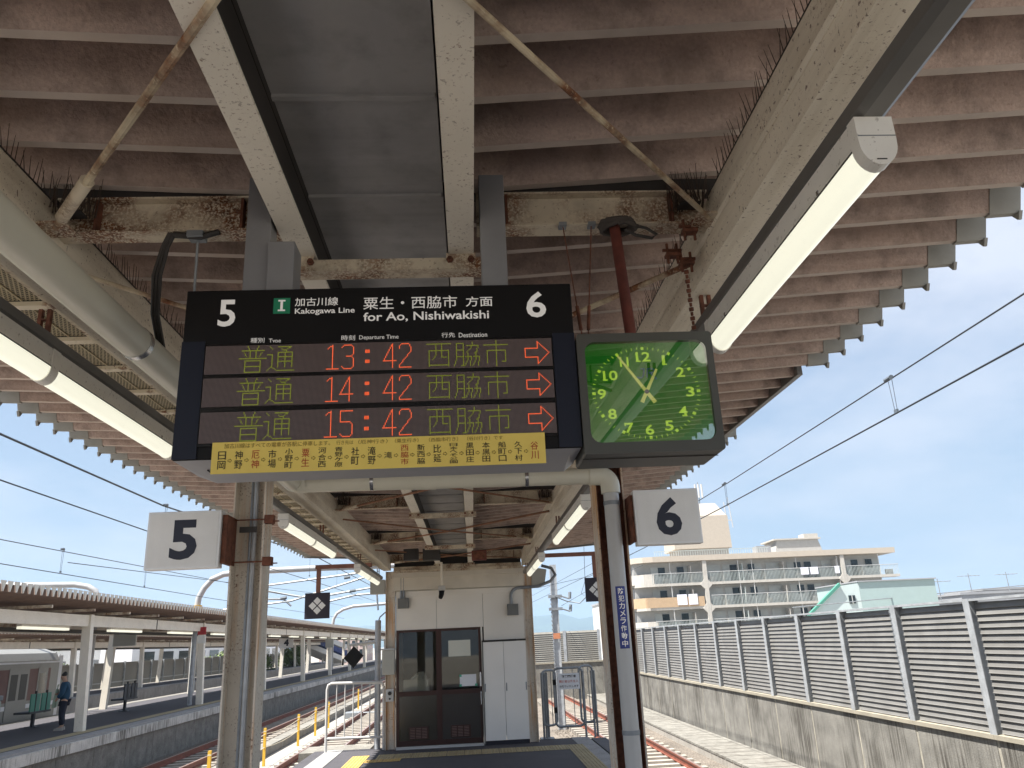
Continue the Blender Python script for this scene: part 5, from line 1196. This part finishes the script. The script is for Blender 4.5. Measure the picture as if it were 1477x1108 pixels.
# piers with flared feet
for x in (26.5, 42.6):
    q = MB(); q.box(x-.22, x+.22, Y0-.12, Y0+.2, -1.5, 9.5)
    for z in FL[:3]:
        q.extr([(x-.5, z-.02), (x-.22, z+.3), (x+.22, z+.3), (x+.5, z-.02), (x+.7, z-.26), (x+.22, z-.75), (x-.22, z-.75), (x-.7, z-.26)], 'y', Y0-.10, Y0+.0)
    q.build('pier', APT, ap)
for k, (x, w) in enumerate(((23.0, 1.1), (24.3, 1.0))): tag(bx('laundry', x, x+w, Y0-.12, Y0-.08, 4.62+.15, 5.9, CLOTH), ('left', 'right')[k]+' white sheet hung over the peach balcony', 'laundry', 'laundry on the balconies')
for k, (x, w) in enumerate(((37.6, .9), (38.7, .9), (41.6, .5))): tag(bx('laundry', x, x+w, Y0-.08, Y0-.03, 7.5, 8.3, CLOTH), ('left pale towel on the top balcony', 'right pale towel on the top balcony', 'small pale towel near the second pier')[k], 'laundry', 'laundry on the balconies')
tw = MB(); tw.hexa([(23.6, 91, 11.0), (30.35, 91, 11.0), (30.35, 96, 11.0), (23.6, 96, 11.0), (23.6, 91, 14.75), (30.25, 91, 14.75), (30.25, 96, 14.75), (23.6, 96, 14.75)]); tw.build('rooftop_tower', BEIGEROOF, ap)
MB().hexa([(23.6, 91.05, 14.75), (30.1, 91.05, 14.75), (30.1, 96, 14.75), (23.6, 96, 14.75), (24.6, 91.8, 16.3), (29.2, 91.8, 16.3), (29.2, 96, 16.3), (24.6, 96, 16.3)]).build('tower_cap', BEIGEROOF, ap)
bx('tower_base', 24.2, 30.0, 91.4, 96, 10.15, 11.0, APTG, ap)
q = MB()
for k in range(48): q.box(21+k*.28, 21.04+k*.28, 90.4, 90.44, 10.15, 10.75)
q.box(21, 34.4, 90.4, 90.44, 10.72, 10.78); stuff(q.build('roof_railing', APTR, ap))
pt = MB().hexa([(35.4, 91, 10.15), (41.0, 91, 10.15), (41.0, 95, 10.15), (35.4, 95, 10.15), (35.7, 91, 11.55), (40.6, 91, 11.55), (40.6, 95, 11.55), (35.7, 95, 11.55)]).build('plant_room', APTG, ap); bx('plant_roof', 35.3, 40.9, 90.8, 95.2, 11.56, 11.72, APT, pt); bx('vent_box', 33.2, 34.9, 91, 92.5, 10.15, 11.0, TOWNG, pt); bx('vent_box', 39.0, 40.7, 91, 92.5, 11.73, 12.2, APT, pt)
t = thing('rooftop_antenna', 'cluster of white panel antennas on the apartment tower', 'antenna', (27.6, 92.5, 16.3))
MB().tube([(27.6, 92.5, 16.2), (27.6, 92.5, 19.0)], .06, 6).build('mast', GALVD, t)
for dx_ in (-.42, -.05, .35): MB().tube([(27.6+dx_, 92.2, 17.1), (27.6+dx_, 92.2, 18.7)], .11, 8).build('panel_antenna', PIPEW, t)
t = thing('rooftop_antenna', 'thin whip antennas on the right edge of the apartment tower', 'antenna', (30.6, 92, 11))
for x, za, zb_ in ((30.6, 11, 16.4), (31.1, 13.4, 17.0)): MB().tube([(x, 92, za), (x-.25, 92, zb_)], .05, 6).build('whip', PIPEW, t)
bx('bracket', 30.2, 31.1, 91.97, 92.03, 14.2, 14.3, PIPEW, t)
# mint building
mi = thing('mint_building', 'pale mint building with a green sloping roof edge', 'building', (29, 56, -1.5))
MB().box(26.93, 32.4, 55, 62, -1.5, 4.62).build('wall', MINT, mi)
MB().extr([(23.2, -1.5), (26.92, -1.5), (26.92, 4.55), (25.6, 4.42), (23.2, 2.55)], 'y', 55.0, 55.3).build('side_wall', mat('mint_sunlit', (.46, .54, .54), .7, var=.03), mi)  # paler copy of the mint: sun on this face put into the colour
MB().hexa([(23.0, 54.8, 2.45), (25.55, 54.8, 4.42), (25.55, 55.1, 4.42), (23.0, 55.1, 2.45), (22.95, 54.8, 2.6), (25.5, 54.8, 4.62), (25.5, 55.1, 4.62), (22.95, 55.1, 2.6)]).build('roof_edge', MINTG, mi)
bx('eave', 26.8, 32.5, 54.9, 62, 4.622, 4.70, TOWNG, mi); wd = bx('window', 26.05, 26.5, 54.93, 54.995, 3.2, 3.75, WIND, mi); bx('frame', 26.25, 26.29, 54.9, 54.928, 3.2, 3.75, PIPEW, wd)
# low far houses on the right horizon with antennas
for k, (x0, x1, y, h, lab) in enumerate(((62, 76, 100, 5.4, 'grey tiled roof house at the right horizon'), (46, 58, 86, 4.2, 'low grey house behind the barrier right of the mint building'), (78, 96, 120, 6.5, 'far grey house at the right edge'), (20.8, 24.4, 130, 7.4, 'small white far building beside the downpipe'))):
    building('far_house', lab, x0, x1, y, y+10, h-.6, TOWNG if k != 3 else TOWNW, rows=1, colsn=3)
for k, (x, y, z) in enumerate(((51, 86, 4.0), (63.5, 100, 5.2), (68.5, 100, 5.2), (73.5, 100, 5.2))):
    t = thing('tv_antenna', ('leftmost', 'second', 'third', 'rightmost')[k]+' thin television antenna on the right horizon roofs', 'antenna', (x, y, z-.4), 'television antennas on far roofs')
    MB().tube([(x, y, z-.4), (x, y, z+2.2)], .05, 5).build('mast', GALVD, t)
    for j in range(5): MB().tube([(x-1.2+.6*j, y-.5, z+1.9), (x-1.2+.6*j, y+.5, z+1.9)], .03, 4).build('element', GALVD, t)
    MB().tube([(x-1.3, y, z+1.9), (x+1.4, y, z+1.9)], .035, 4).build('boom', GALVD, t)
o = MB().tube([(20, 50, 3.0), (60, 72, 5.0)], .035, 5).build('fence_rail', GALVD); tag(o, 'thin rail line running across in front of the mint building', 'rail')

# weeds at the wall foot on the right
mb = MB()
for _ in range(500):
    x = 7.25+random.random()*.25; y = 10.2+random.random()*1.6; z = .31; h_ = random.uniform(.03, .12); a = random.random()*6.28; d = Vector((math.cos(a), math.sin(a), 0))*.02
    mb.face([(x-d.x, y-d.y, z), (x+d.x, y+d.y, z), (x+d.x*1.5, y, z+h_)])
stuff(tag(mb.build('weeds', LEAF), 'small green weeds on the wall top at the right', 'weeds'))

# ------------------------------------------------------------ hills and haze
mb = MB(); nx, ny = 110, 9
for j in range(ny):
    for i in range(nx):
        X = -6500+13000*i/(nx-1); Yh = 5200+1500*j/(ny-1)
        env = math.sin(math.pi*j/(ny-1)) if j < ny-1 else 0
        env = max(env, 0)
        hgt = 150+45*noise.noise(Vector((X*.0016, j*.3, 0)))+30*noise.noise(Vector((X*.005, j*.4, 3)))+9*noise.noise(Vector((X*.017, j*.9, 7)))
        hgt += 38*math.exp(-((X-660)/130)**2)+22*math.exp(-((X-900)/70)**2)-14*math.exp(-((X-800)/45)**2)
        if X > 1500: hgt *= max(.25, 1-(X-1500)/2500)
        if X < -1500: hgt *= max(.35, 1-(-1500-X)/3000)
        mb.v.append((X, Yh, -1.5+hgt*env))
for j in range(ny-1):
    for i in range(nx-1):
        a = j*nx+i; mb.f.append((a, a+1, a+nx+1, a+nx)); mb.m.append(0)
struct(mb.build('hills', HILL, smooth=True))
HZ = True
if HZ:
    hz = MB().box(-7200, 7200, -260, 7100, -2.6, 240).build('haze', [], None); stuff(hz)
    m = bpy.data.materials.new('haze_air'); m.use_nodes = True; t = m.node_tree; t.nodes.remove(t.nodes['Principled BSDF'])
    v = N(t, 'ShaderNodeVolumePrincipled'); v.inputs['Color'].default_value = (.55, .76, 1, 1); v.inputs['Density'].default_value = .00019; v.inputs['Anisotropy'].default_value = .2
    t.links.new(v.outputs[0], t.nodes['Material Output'].inputs['Volume']); hz.data.materials.append(m)
    tag(hz, 'thin pale summer haze filling the air', 'haze')
